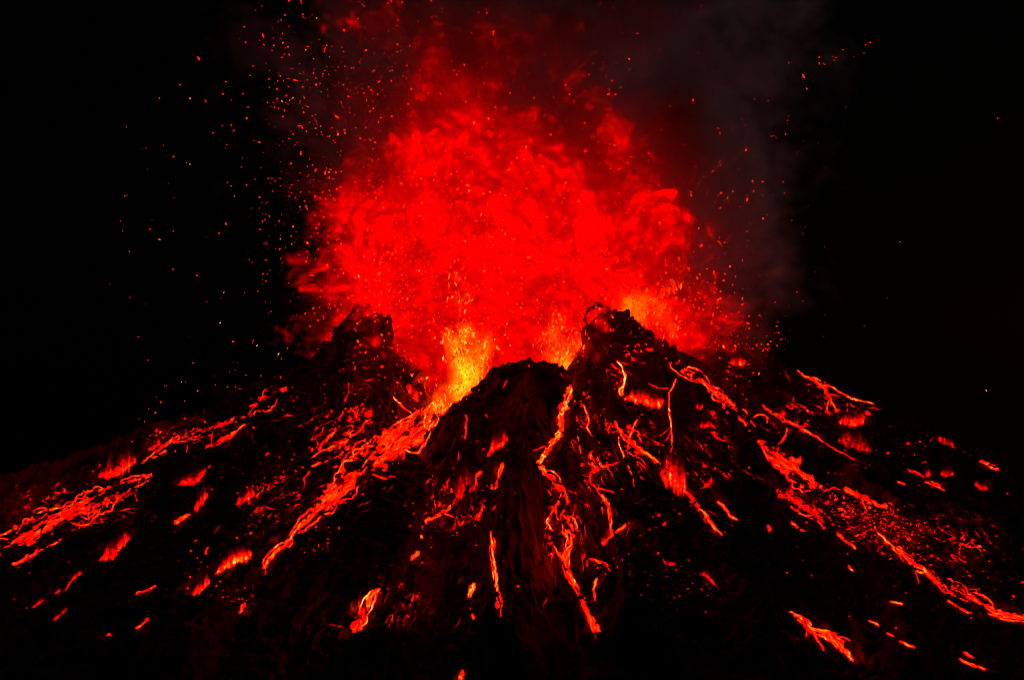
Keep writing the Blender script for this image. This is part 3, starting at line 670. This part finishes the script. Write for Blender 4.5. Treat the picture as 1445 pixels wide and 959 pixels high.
boulder(567, 522, 399, 46, 30, "humped black crag on the crater's left lip over the broad flow", None, .1)
boulder(588, 533, 398, 26, 30, "slanted black crag leaning over the left spill of lava", None, -.7)
boulder(807, 548, 388, 7, 10, "small dark stone in the bright stream right of the front ridge", None, 0)
boulder(613, 592, 385, 14, 14, "dark stone at the front ridge's edge beside the yellow spill", None, .6)
boulder(1040, 492, 429, 34, 16, "dark knob at the left end of the far right ridge", None, .1)

# blocks thrown out of the crater, strewn over the slopes
blocks = []
for i in range(5):
    o = mesh_obj("lava_boulder", rock_shape(900 + i, 1.0, .9, .75, ICO4[0]), ICO4[1], ROCK); blocks.append(o.data); bpy.data.objects.remove(o)
bx, by = rng.normal(735, 300, 110), rng.normal(690, 95, 110)
for p, y_ in zip(cast(bx, by), by):
    if np.isnan(p[0]) or y_ > 900: continue
    o = bpy.data.objects.new("lava_boulder", blocks[int(rng.integers(5))]); COL.objects.link(o)
    r = float(np.clip(rng.lognormal(-.15, .45), .4, 2.2)); o.location = p + [0, 0, r * .25]; o.scale = (r, r * rng.uniform(.8, 1.2), r * rng.uniform(.7, 1.1)); o.rotation_euler = tuple(rng.uniform(0, 6.28, 3))
    tag(o, "black block of rock lying on the dark slopes between the lava flows", "boulder", "blocks strewn over the slopes")

# thin looping arch of rock on the right peak's top
def tube(name, pts, rad, mat, jit=.25):
    P = np.array(pts, float); n = len(P) * 6; t = np.linspace(0, len(P) - 1, n)
    Q = np.stack([np.interp(t, np.arange(len(P)), P[:, i]) for i in range(3)], 1)
    Q += .5 * np.stack([perlin(t * 1.3 + 5 * i, t * 0 + i, 60 + i) for i in range(3)], 1)
    T = np.gradient(Q, axis=0); T /= np.linalg.norm(T, axis=1, keepdims=True)
    A = np.cross(T, [0, 1, 0.01]); A /= np.linalg.norm(A, axis=1, keepdims=True); B = np.cross(T, A)
    k = 8; V = []
    for i in range(n):
        r = rad * (1 + jit * perlin(np.array([t[i] * 2.7]), np.array([3.3]), 71)[0]) * (.45 if i in (0, n - 1) else 1)
        for j in range(k):
            a = 2 * math.pi * j / k; V.append(Q[i] + r * (A[i] * math.cos(a) + B[i] * math.sin(a)) * (1 + .3 * math.sin(5.1 * i + 2 * j)))
    F = [[i * k + j, i * k + (j + 1) % k, (i + 1) * k + (j + 1) % k, (i + 1) * k + j] for i in range(n - 1) for j in range(k)]
    return mesh_obj(name, V, F, mat)
tag(tube("rock_arch", [at(828,456,400), at(825,446,400), at(828,438,400), at(836,434,400), at(846,429,400), at(856,435,401), at(864,441,401), at(874,448,401)], .46, ROCK, .8),
    "thin crooked arch of dark rock on top of the right peak", "rock arch")

# ------------------------------------------------------------------ lava lake in the crater
th = np.linspace(0, 2 * math.pi, 97)[:-1]; V = [[-2, 412, 0]]; F = []
for j, fr in enumerate((.35, .7, 1.0)):
    for i, a in enumerate(th):
        rr = fr * (1 + .16 * perlin(np.array([math.cos(a) * 2]), np.array([math.sin(a) * 2]), 88)[0])
        V.append([-2 + 25 * rr * math.cos(a), 412 + 17 * rr * math.sin(a), .5 * perlin(np.array([a * 3]), np.array([fr * 4]), 89)[0]])
V = np.array(V); V[:, 2] += 79.5; n = len(th)
F = [[0, 1 + i, 1 + (i + 1) % n, 1 + (i + 1) % n] for i in range(n)]
tri = [[0, 1 + i, 1 + (i + 1) % n] for i in range(n)]
for r in range(2):
    a0 = 1 + r * n; a1 = a0 + n
    for i in range(n):
        tri.append([a0 + i, a1 + i, a1 + (i + 1) % n]); tri.append([a0 + i, a1 + (i + 1) % n, a0 + (i + 1) % n])
lake = mesh_obj("lava_lake", V, tri, glow_material("lake_glow", (1, .003, 0), 26.0))
tag(lake, "glowing lava lake inside the crater behind the front ridge", "lava lake", kind="thing")

# ------------------------------------------------------------------ small volcanic debris: one mesh of many glowing chips
def chips_mesh(name, P, size, temp, mat, flat=.6, tall=1.0, vel=None):
    """many small irregular chips as one mesh; P n x 3, size n, temp n"""
    base, bf = ICO1[0], ICO1[1]
    base = np.array([[1,0,0],[-1,0,0],[0,1,0],[0,-1,0],[0,0,1],[0,0,-1]], float); bf = np.array([[0,2,4],[2,1,4],[1,3,4],[3,0,4],[2,0,5],[1,2,5],[3,1,5],[0,3,5]])
    n = len(P); R = rng.normal(size=(n, 3, 3)); Q, _ = np.linalg.qr(R)
    sc = np.stack([rng.uniform(.7, 1.6, n), rng.uniform(.5, 1.1, n), rng.uniform(.3, .9, n)], 1)
    v = base[None] * (1 + rng.uniform(-.3, .3, (n, 6, 1))) * sc[:, None]
    v = np.einsum('nij,nkj->nki', Q, v)
    if vel is not None:                      # drawn out along the flight direction
        d = vel / np.linalg.norm(vel, axis=1, keepdims=True)
        v += d[:, None] * ((v @ d[:, :, None]) * tall)
    v = v * size[:, None, None] + P[:, None]
    f = bf[None] + 6 * np.arange(n)[:, None, None]
    o = mesh_obj(name, v, f.reshape(-1, 3), mat, smooth=False)
    a = o.data.attributes.new("lava_temp", 'FLOAT', 'POINT'); a.data.foreach_set("value", np.repeat(temp, 6).astype(np.float32))
    return o

def chip_material(name, strength):
    m, n, l = new_mat(name); b = n["Principled BSDF"]
    b.inputs["Base Color"].default_value = (.02, .016, .014, 1); b.inputs["Roughness"].default_value = .8
    a = n.new("ShaderNodeAttribute"); a.attribute_name = "lava_temp"
    l.new(heat_color(n, l, a.outputs["Fac"]), b.inputs["Emission Color"]); b.inputs["Emission Strength"].default_value = strength
    m.cycles.emission_sampling = 'NONE'
    return m
CHIP = chip_material("glowing_chip", 7.0)
CLOT = chip_material("flung_lava", 18.0)
DUST = chip_material("ember_dust", 9.0)

CL = []   # clusters of chips on the slopes, in photo pixels: x, y, spread x, spread y, number, heat
for t in np.linspace(0, 1, 9): CL.append((1160 + 110 * t, 700 + 55 * t, 15, 14, 130, .8))
for t in np.linspace(0, 1, 6): CL.append((1215 + 80 * t, 735 + 35 * t, 16, 12, 100, .74))
CL += [(400,690,40,32,260,.68),(370,742,22,14,120,.8),(520,560,42,26,230,.7),(450,640,30,22,150,.72),(830,572,14,16,90,.85),(870,485,22,22,70,.75),
       (630,738,36,20,220,.68),(680,690,22,22,90,.7),(1385,800,50,34,260,.66),(975,830,34,16,140,.7),(1222,945,12,8,90,.85),(255,800,26,26,70,.75),
       (350,842,14,12,80,.75),(310,826,20,14,60,.75),(450,760,18,16,60,.75),(600,830,26,26,60,.6),(870,810,36,20,90,.66),(960,705,36,24,110,.66),(1030,640,36,40,90,.6),
       (1150,590,60,28,160,.66),(1280,640,60,24,150,.66),(250,600,70,24,170,.66),(100,640,60,20,40,.6),(170,690,50,30,60,.6),(300,680,60,40,100,.62),(760,790,30,40,60,.6),
       (560,800,30,30,50,.6),(1150,760,40,40,60,.62),(1190,850,60,40,50,.62),(900,740,50,30,120,.6),(850,640,30,40,160,.62),(410,560,40,14,110,.7),(1060,520,30,18,110,.75),(60,800,50,40,70,.62),(722,690,420,110,160,.5)]
px = np.concatenate([rng.normal(c[0], c[2], int(c[4] * .62)) for c in CL]); py = np.concatenate([rng.normal(c[1], c[3], int(c[4] * .62)) for c in CL])
tp = np.concatenate([c[5] * rng.uniform(.42, 1.28, int(c[4] * .62)) for c in CL])
P = cast(px, py); ok = ~np.isnan(P[:, 0]) & (py < 925 - 0 * px); P, tp = P[ok], tp[ok]
sz = P[:, 1] / FPX * rng.lognormal(-.55, .72, len(P)).clip(.22, 3.2)
P[:, 2] += sz * .3
tag(chips_mesh("glowing_debris", P, sz, tp, CHIP), "red hot lava chips strewn over the black slopes", "debris", kind="stuff")

# hairline cracks
pc = np.stack([rng.normal(722, 330, 170), rng.normal(650, 90, 170)], 1); pc = pc[(pc[:, 1] < 900)]
V, F, TT, n0 = [], [], [], 0
PXs, PYs, K = [], [], 9
for a in pc:
    d = a - np.array([735, 400]); d /= np.linalg.norm(d); d = d + rng.normal(0, .35, 2); d /= np.linalg.norm(d); nn = np.array([-d[1], d[0]])
    L = rng.uniform(5, 22); tt = np.linspace(-.5, .5, K); wob = np.cumsum(rng.normal(0, .7, K)); w = rng.uniform(.4, 1.0) * (1 - (2 * tt) ** 2) + .15
    c = a + d * (tt * L)[:, None] + nn * wob[:, None]
    PXs.append(np.stack([c[:, 0] - nn[0] * w, c[:, 0] + nn[0] * w])); PYs.append(np.stack([c[:, 1] - nn[1] * w, c[:, 1] + nn[1] * w]))
Pc = cast(np.array(PXs), np.array(PYs)).reshape(len(pc), 2, K, 3)
for q in Pc:
    if np.isnan(q).any() or np.ptp(q[..., 1]) > 12: continue
    q = q + [0, -.10, .12]; V.append(q.reshape(-1, 3)); TT.append(np.repeat(rng.uniform(.3, .7), 2 * K) * np.tile(1 - .3 * np.abs(np.linspace(-1, 1, K)), 2))
    F += [[n0 + i, n0 + i + 1, n0 + K + i + 1, n0 + K + i] for i in range(K - 1)]; n0 += 2 * K
o = mesh_obj("lava_cracks", np.concatenate(V), F, CHIP)
a = o.data.attributes.new("lava_temp", 'FLOAT', 'POINT'); a.data.foreach_set("value", np.concatenate(TT).astype(np.float32))
tag(o, "hairline red cracks scattered over the black slopes", "cracks", kind="stuff")

# ------------------------------------------------------------------ fire and smoke: sparse volume grids filled by noise fields
class E:
    """a socket of a node tree with arithmetic"""
    T = None
    def __init__(s, k): s.k = k
    @staticmethod
    def m(op, *a):
        x = E.T.nodes.new("ShaderNodeMath"); x.operation = op
        for i, v in enumerate(a):
            if isinstance(v, E): E.T.links.new(v.k, x.inputs[i])
            else: x.inputs[i].default_value = float(v)
        return E(x.outputs[0])
    def __add__(s, o): return E.m('ADD', s, o)
    def __radd__(s, o): return E.m('ADD', s, o)
    def __sub__(s, o): return E.m('SUBTRACT', s, o)
    def __rsub__(s, o): return E.m('SUBTRACT', o, s)
    def __mul__(s, o): return E.m('MULTIPLY', s, o)
    def __rmul__(s, o): return E.m('MULTIPLY', s, o)
    def __pow__(s, o): return E.m('POWER', s, o)
    def max(s, o): return E.m('MAXIMUM', s, o)
    def min(s, o): return E.m('MINIMUM', s, o)
    def abs(s): return E.m('ABSOLUTE', s)
    def step(s, lo, hi):
        x = E.T.nodes.new("ShaderNodeMapRange"); x.interpolation_type = 'SMOOTHSTEP'
        E.T.links.new(s.k, x.inputs[0]); x.inputs[1].default_value = lo; x.inputs[2].default_value = hi
        return E(x.outputs[0])
def vm(op, *a):
    x = E.T.nodes.new("ShaderNodeVectorMath"); x.operation = op
    for i, v in enumerate(a):
        if isinstance(v, E): E.T.links.new(v.k, x.inputs[i])
        else: x.inputs[i].default_value = v
    return E(x.outputs[1 if op in ('DOT_PRODUCT', 'LENGTH') else 0])
def fnoise(p, scale, detail, rough=.55, off=(0, 0, 0), color=False):
    x = E.T.nodes.new("ShaderNodeTexNoise"); x.inputs["Scale"].default_value = scale; x.inputs["Detail"].default_value = detail; x.inputs["Roughness"].default_value = rough
    E.T.links.new(vm('ADD', p, off).k, x.inputs["Vector"])
    return E(x.outputs[1 if color else 0])
def lobe(p, c, r, a=1.0):
    d = vm('DIVIDE', vm('SUBTRACT', p, c), r)
    return E.m('EXPONENT', vm('DOT_PRODUCT', d, d) * -1.0) * a
def warp(p, scale, amp, off=(0, 0, 0), det=2):
    return vm('ADD', p, vm('MULTIPLY', vm('SUBTRACT', fnoise(p, scale, det, .5, off, True), (.5, .5, .5)), (amp, amp, amp)))

def volume_object(name, lo, hi, voxel, field, mat, parent=None):
    g = bpy.data.node_groups.new(name + "_field", 'GeometryNodeTree')
    g.interface.new_socket("Geometry", in_out='OUTPUT', socket_type='NodeSocketGeometry')
    E.T = g
    pos = E(g.nodes.new("GeometryNodeInputPosition").outputs[0])
    d = field(pos)
    vc = g.nodes.new("GeometryNodeVolumeCube")
    vc.inputs["Min"].default_value = lo; vc.inputs["Max"].default_value = hi
    for i, ax in enumerate("XYZ"): vc.inputs["Resolution " + ax].default_value = max(8, int((hi[i] - lo[i]) / voxel))
    vc.inputs["Background"].default_value = 0
    g.links.new(d.k, vc.inputs["Density"])
    sm = g.nodes.new("GeometryNodeSetMaterial"); sm.inputs["Material"].default_value = mat
    go = g.nodes.new("NodeGroupOutput")
    g.links.new(vc.outputs[0], sm.inputs[0]); g.links.new(sm.outputs[0], go.inputs[0])
    v = bpy.data.volumes.new(name); v.materials.append(mat)
    o = bpy.data.objects.new(name, v); COL.objects.link(o)
    md = o.modifiers.new("field", 'NODES'); md.node_group = g
    if parent: o.parent = parent; o.matrix_parent_inverse = parent.matrix_world.inverted()
    return o

def fire_material(name, col, k, absorb, power=1.0):
    m, n, l = new_mat(name); n.remove(n["Principled BSDF"]); out = n["Material Output"]
    def mt(op, x, y):
        q = n.new("ShaderNodeMath"); q.operation = op
        l.new(x, q.inputs[0]); q.inputs[1].default_value = y; return q.outputs[0]
    a = n.new("ShaderNodeAttribute"); a.attribute_name = "density"
    e = n.new("ShaderNodeEmission"); e.inputs[0].default_value = (*col, 1)
    l.new(mt('MULTIPLY', mt('POWER', a.outputs["Fac"], power), k), e.inputs[1])
    ab = n.new("ShaderNodeVolumeAbsorption"); ab.inputs[0].default_value = (0, 0, 0, 1)
    l.new(mt('MULTIPLY', a.outputs["Fac"], absorb), ab.inputs["Density"])
    ad = n.new("ShaderNodeAddShader"); l.new(e.outputs[0], ad.inputs[0]); l.new(ab.outputs[0], ad.inputs[1]); l.new(ad.outputs[0], out.inputs["Volume"])
    return m
def smoke_material(name, col, k, aniso):
    m, n, l = new_mat(name); n.remove(n["Principled BSDF"]); out = n["Material Output"]
    pv = n.new("ShaderNodeVolumePrincipled"); pv.inputs["Color"].default_value = (*col, 1); pv.inputs["Anisotropy"].default_value = aniso
    pv.inputs["Density Attribute"].default_value = ""
    a = n.new("ShaderNodeAttribute"); a.attribute_name = "density"
    mu = n.new("ShaderNodeMath"); mu.operation = 'MULTIPLY'; mu.inputs[1].default_value = k; l.new(a.outputs["Fac"], mu.inputs[0]); l.new(mu.outputs[0], pv.inputs["Density"])
    l.new(pv.outputs[0], out.inputs["Volume"])
    return m

YP = 424.0
def pl(px, py, rx, ry, a=1.0, Y=YP, ryy=None):
    """a lobe by photo position and size"""
    s = Y / FPX
    return (at(px, py, Y), (rx * s, (ryy or min(rx * .65, 90)) * s, ry * s), a)

FIRE_LOBES = [pl(725,430,150,125,4.4), pl(690,335,130,90,1.9), pl(795,350,85,75,1.7), pl(630,240,78,90,1.0), pl(603,120,34,28,2.0), pl(648,170,30,44,1.25),
              pl(545,325,72,90,1.2), pl(490,295,28,30,.85), pl(512,365,30,60,.6), pl(446,358,14,22,.6), pl(560,440,85,65,1.0), pl(485,430,38,60,.3), pl(915,440,80,60,1.0), pl(985,475,66,36,.75), pl(870,205,34,34,1.2),
              pl(865,300,50,40,.35), pl(740,190,50,42,.5), pl(770,105,85,55,.28), pl(560,40,110,60,.18), pl(700,40,140,45,.2), pl(890,360,90,90,.25), pl(810,275,26,20,.6), pl(600,500,60,60,1.0), pl(960,240,60,60,.10), pl(1000,400,50,70,.16), pl(1040,482,40,22,.35)]
def fire_field(p):
    q = warp(warp(p, .035, 20, (3, 9, 1)), .12, 7, (7, 1, 4), 3)
    s = None
    for L in FIRE_LOBES:
        e = lobe(q, *L); s = e if s is None else s + e
    n = fnoise(q, .06, 8, .66, (2, 5, 8))
    b = (fnoise(q, .19, 5, .6, (1, 7, 3)) * 2 - 1).abs()          # billows
    g = E.m('POWER', 2.0, (n - .5) * 13.5 + (b - .22) * 8.0)        # lumps of hot and cool gas
    return (s * g * 1.0 - .13).max(0).min(6.0)
FIRE = fire_material("incandescent_gas", (1, .00012, 0), .55, .42, 2.0)
pf = volume_object("fire_column", (-90, 386, 66), (100, 460, 214), .52, fire_field, FIRE)
tag(pf, "billowing red incandescent gas rising from the crater", "fire", kind="stuff")

SMOKE_LOBES = [pl(760,120,260,170,1.0), pl(900,200,170,170,.9), pl(960,320,110,110,.8), pl(560,120,130,130,.55), pl(560,290,90,80,.5), pl(760,-80,300,150,1.0), pl(1000,420,90,70,.6), pl(500,440,70,60,.3), pl(720,330,200,110,.5), pl(380,560,90,30,.2)]
def smoke_field(p):
    q = warp(warp(p, .03, 22, (13, 9, 1)), .1, 9, (17, 1, 4), 3)
    s = None
    for L in SMOKE_LOBES:
        e = lobe(q, *L); s = e if s is None else s + e
    n = fnoise(q, .05, 6, .6, (12, 5, 8))
    b = (fnoise(q, .11, 4, .5, (11, 7, 3)) * 2 - 1).abs()
    g = E.m('POWER', 2.0, (n - .5) * 11 + (b - .22) * 5.0)
    return (s.min(1.2) * g - .12).max(0).min(3.0)
SMOKE = smoke_material("ash_smoke", (.74, .68, .66), .075, .25)
ps = volume_object("smoke_plume", (-92, 378, 80), (104, 470, 222), .95, smoke_field, SMOKE)
tag(ps, "dark ash smoke billowing above the erupting crater", "smoke", kind="stuff")

# ------------------------------------------------------------------ lava fountains: flame + flung clots
def fountain(name, label, base, path, col, k, n, hot, voxel=.34, sz=(.10, .34)):
    """path: (px, py, radius px, strength) at distance base Y"""
    Y = base; s = Y / FPX
    P = [at(a, b, Y) for a, b, r, w in path]
    root = bpy.data.objects.new(name, None); COL.objects.link(root); root.location = P[0]; tag(root, label, "lava fountain")
    bpy.context.view_layer.update()
    rmax = max(r for a, b, r, w in path) * s
    lo = np.min(P, 0) - 2.0 * rmax; hi = np.max(P, 0) + 2.0 * rmax
    def field(p):
        q = warp(warp(vm('MULTIPLY', p, (1, 1, .7)), .12, 7, (P[0][0], 2, 1)), .5, 2.2, (1, 2, 3))
        t = None
        for (c, (a, b, r, w)) in zip(P, path):
            e = lobe(vm('DIVIDE', q, (1, 1, .7)), c, (r * s, r * s, r * s * 1.25), w); t = e if t is None else t + e
        nn = fnoise(vm('MULTIPLY', q, (1, 1, .55)), .42, 6, .68, (3, 1, 2))
        rd = 1.0 - (fnoise(vm('MULTIPLY', q, (1, 1, .5)), .30, 4, .6, (9, 4, 6)) * 2 - 1).abs() * 2.4
        return (t * E.m('POWER', 2.0, (nn - .5) * 9 + (rd - .55) * 2.2) - .12).max(0).min(4.0) ** 1.5
    f = volume_object("flame", tuple(lo), tuple(hi), voxel, field, fire_material(name + "_flame", col, k, .02), root)
    # clots
    W8 = np.array([w * r for a, b, r, w in path]); pick = rng.choice(len(path), n, p=W8 / W8.sum())
    A = np.array([[a, b, r] for a, b, r, w in path])[pick]
    off = rng.normal(0, .62, (n, 3)) * A[:, 2:3]
    X = np.stack([(A[:, 0] + off[:, 0] - PCX) * s, Y + off[:, 1] * s, CZ + (PCY - A[:, 1] + off[:, 2] * 1.2) * s], 1)
    size = rng.uniform(*sz, n) ** 1.0
    vel = np.stack([rng.normal(0, .5, n), rng.normal(0, .3, n), np.ones(n)], 1)
    tmp = hot * rng.uniform(.55, 1.25, n)
    c = chips_mesh("lava_clots", X, size, tmp, CLOT, vel=vel, tall=2.2)
    c['kind'] = 'stuff'; c.parent = root; c.matrix_parent_inverse = root.matrix_world.inverted()
    return root
fountain("lava_fountain", "tall yellow lava fountain at the crater's left lip behind the front ridge", 397,
         [(655,552,17,1.3),(663,528,14,1.2),(650,502,15,1.0),(640,480,11,.7),(659,468,10,.5),(674,500,15,.5),(692,482,18,.2),(652,424,13,.22),(648,392,10,.16),(622,574,12,.8),(607,590,8,.9),(692,535,14,.3),(600,545,16,.15)], (1, .055, .0005), .8, 900, 1.0)
fountain("lava_fountain", "broad orange lava fountain between the front ridge and the right peak", 399,
         [(800,520,14,1.1),(793,502,13,.8),(783,475,14,.35),(812,482,10,.7),(830,494,7,.9),(775,508,14,.3),(788,448,11,.22),(806,545,7,.9),(765,485,16,.12)], (1, .045, .0004), 1.0, 700, .95)
fountain("lava_fountain", "arching orange lava fountain behind the right peak's crest", 412,
         [(812,372,9,.6),(818,392,10,.6),(830,405,13,.55),(855,410,15,.55),(878,415,15,.8),(893,425,17,1.0),(905,442,14,.6),(870,395,10,.25),(922,424,8,.5),(935,436,9,.5),(950,408,4,.7),(960,404,3,.7),(940,412,5,.6),(930,450,12,.4),(950,465,14,.3)], (1, .042, .0004), .8, 600, .92)

# ------------------------------------------------------------------ fine spray in the fire column
n = 5200
pxs = np.r_[rng.normal(690, 105, n), rng.normal(880, 70, 900), rng.normal(560, 40, 900)]
pys = np.r_[rng.normal(400, 95, n), rng.normal(430, 45, 900), rng.normal(430, 40, 900)]
Yd = rng.normal(412, 12, len(pxs)); ss = Yd / FPX
X = np.stack([(pxs - PCX) * ss, Yd, CZ + (PCY - pys) * ss], 1)
kp = X[:, 2] > hgt(X[:, 0], X[:, 1]) + .3
X = X[kp]; m = len(X)
spray = chips_mesh("lava_spray", X, rng.lognormal(-2.25, .45, m).clip(.05, .35), rng.uniform(.5, 1.12, m), CLOT, vel=np.stack([rng.normal(0, .6, m), rng.normal(0, .4, m), np.ones(m)], 1))
tag(spray, "fine red and orange spatter thrown up through the fire", "spray", kind="stuff")

# ------------------------------------------------------------------ embers in the air
EM = [glow_material("ember_" + nm, c, st) for nm, c, st in (("red", (1, .012, .0), 1.6), ("orange", (1, .14, .02), 1.5), ("pale", (1, .42, .16), 1.3))]
protos = []
for mi, mt_ in enumerate(EM):
    for v_ in range(3):
        vv = rock_shape(300 + v_ * 7 + mi, 1.0, .62, .55, ICO2[0])
        o = mesh_obj("ember", vv, ICO2[1], mt_); protos.append(o.data); bpy.data.objects.remove(o)
REG = [ # label, group, n, sampler
 ("small glowing ember in the swarm against the black sky left of the fire", "embers left of the fire", 84, lambda: (rng.normal(448, 45), rng.normal(225, 105)), (.8, 1.7)),
 ("glowing ember drifting high at the upper left beside the dark smoke", "embers at the upper left", 36, lambda: (rng.normal(480, 75), rng.uniform(0, 150)), (.8, 1.6)),
 ("lone ember far out in the black sky at the left", "lone embers far left", 16, lambda: (rng.uniform(160, 400), rng.uniform(200, 470)), (.9, 1.5)),
 ("ember flying low above the left flank's skyline", "embers above the left flank", 26, lambda: (lambda x: (x, 690 - .42 * x - rng.exponential(28)))(rng.uniform(190, 450)), (.8, 1.6)),
 ("tiny ember in front of the red smoke over the crater", "embers before the smoke", 40, lambda: (rng.uniform(520, 980), rng.uniform(20, 330)), (.7, 1.2)),
 ("glowing ember at the right edge of the dark smoke", "embers right of the fire", 44, lambda: (rng.normal(1030, 62), rng.normal(260, 130)), (.7, 1.3)),
 ("ember in the dense spray just above the far right ridge", "embers over the far right ridge", 16, lambda: (rng.normal(1045, 26), 492 - rng.exponential(16)), (.7, 1.2)),
 ("red ember in the slanting cluster high in the black sky at the right", "ember cluster high right", 16, lambda: (lambda t: (1135 + 95 * t + rng.normal(0, 8), 106 - 44 * t + rng.normal(0, 9)))(rng.uniform(0, 1) ** 1.3), (1.0, 2.4)),
]
FIX = {2: [(281,83,3.2),(225,139,1.7),(268,139,1.9),(170,312,1.4),(225,338,1.8),(245,221,1.4),(268,232,1.5),(244,380,1.3)], 1: [(345,38,2),(408,1,2.2),(347,60,1.8)], 3: [(393,499,2.4),(363,487,1.6),(227,567,2.0),(219,582,1.8),(311,455,1.5)], 5: [(1392,551,1.5),(1270,341,1.2),(1408,167,1.2)], 7: [(1134,107,3.0),(1228,60,2.2)]}
for ri, (lab, grp, nn, smp, (s0, s1)) in enumerate(REG):
    lst = [(a, b, c) for a, b, c in FIX.get(ri, [])]
    while len(lst) < nn:
        a, b = smp(); lst.append((a, b, s0 * (s1 / s0) ** (rng.uniform() ** 1.6)))
    for a, b, c in lst:
        Y = rng.uniform(375, 440); p = at(a, b, Y)
        if p[2] < hgt(np.array([p[0]]), np.array([p[1]]))[0] + 1: Y = 365; p = at(a, b, Y)
        mi = 0 if ri == 7 else int(rng.choice(3, p=(.55, .33, .12)))
        o = bpy.data.objects.new("ember", protos[mi * 3 + int(rng.integers(3))]); COL.objects.link(o)
        r = c * Y / FPX * .92
        o.location = p; o.scale = (r * rng.uniform(1.0, 1.6), r, r); o.rotation_euler = (rng.uniform(0, 6), rng.uniform(-1.2, 1.2), rng.uniform(0, 6))
        tag(o, lab, "ember", grp)
# the countless smaller ones
n = 1500
sx = np.r_[rng.normal(460, 62, 420), rng.normal(500, 90, 150), rng.normal(740, 130, 360), rng.normal(1045, 60, 130), rng.normal(1045, 35, 110), rng.uniform(150, 420, 50)]
sy = np.r_[rng.normal(230, 120, 420), rng.uniform(0, 160, 150), rng.uniform(0, 400, 360), rng.normal(270, 130, 130), 495 - rng.exponential(16, 110), rng.uniform(150, 560, 50)]
Yd = rng.uniform(370, 440, len(sx)); ss = Yd / FPX
X = np.stack([(sx - PCX) * ss, Yd, CZ + (PCY - sy) * ss], 1); kp = X[:, 2] > hgt(X[:, 0], X[:, 1]) + .3; X = X[kp]; m = len(X)
tag(chips_mesh("fine_embers", X, rng.lognormal(-2.15, .42, m).clip(.05, .28), rng.uniform(.4, 1.05, m), DUST, vel=rng.normal(size=(m, 3)) * [.6, .3, 1]), "dust fine embers swirling around the eruption", "embers", kind="stuff")
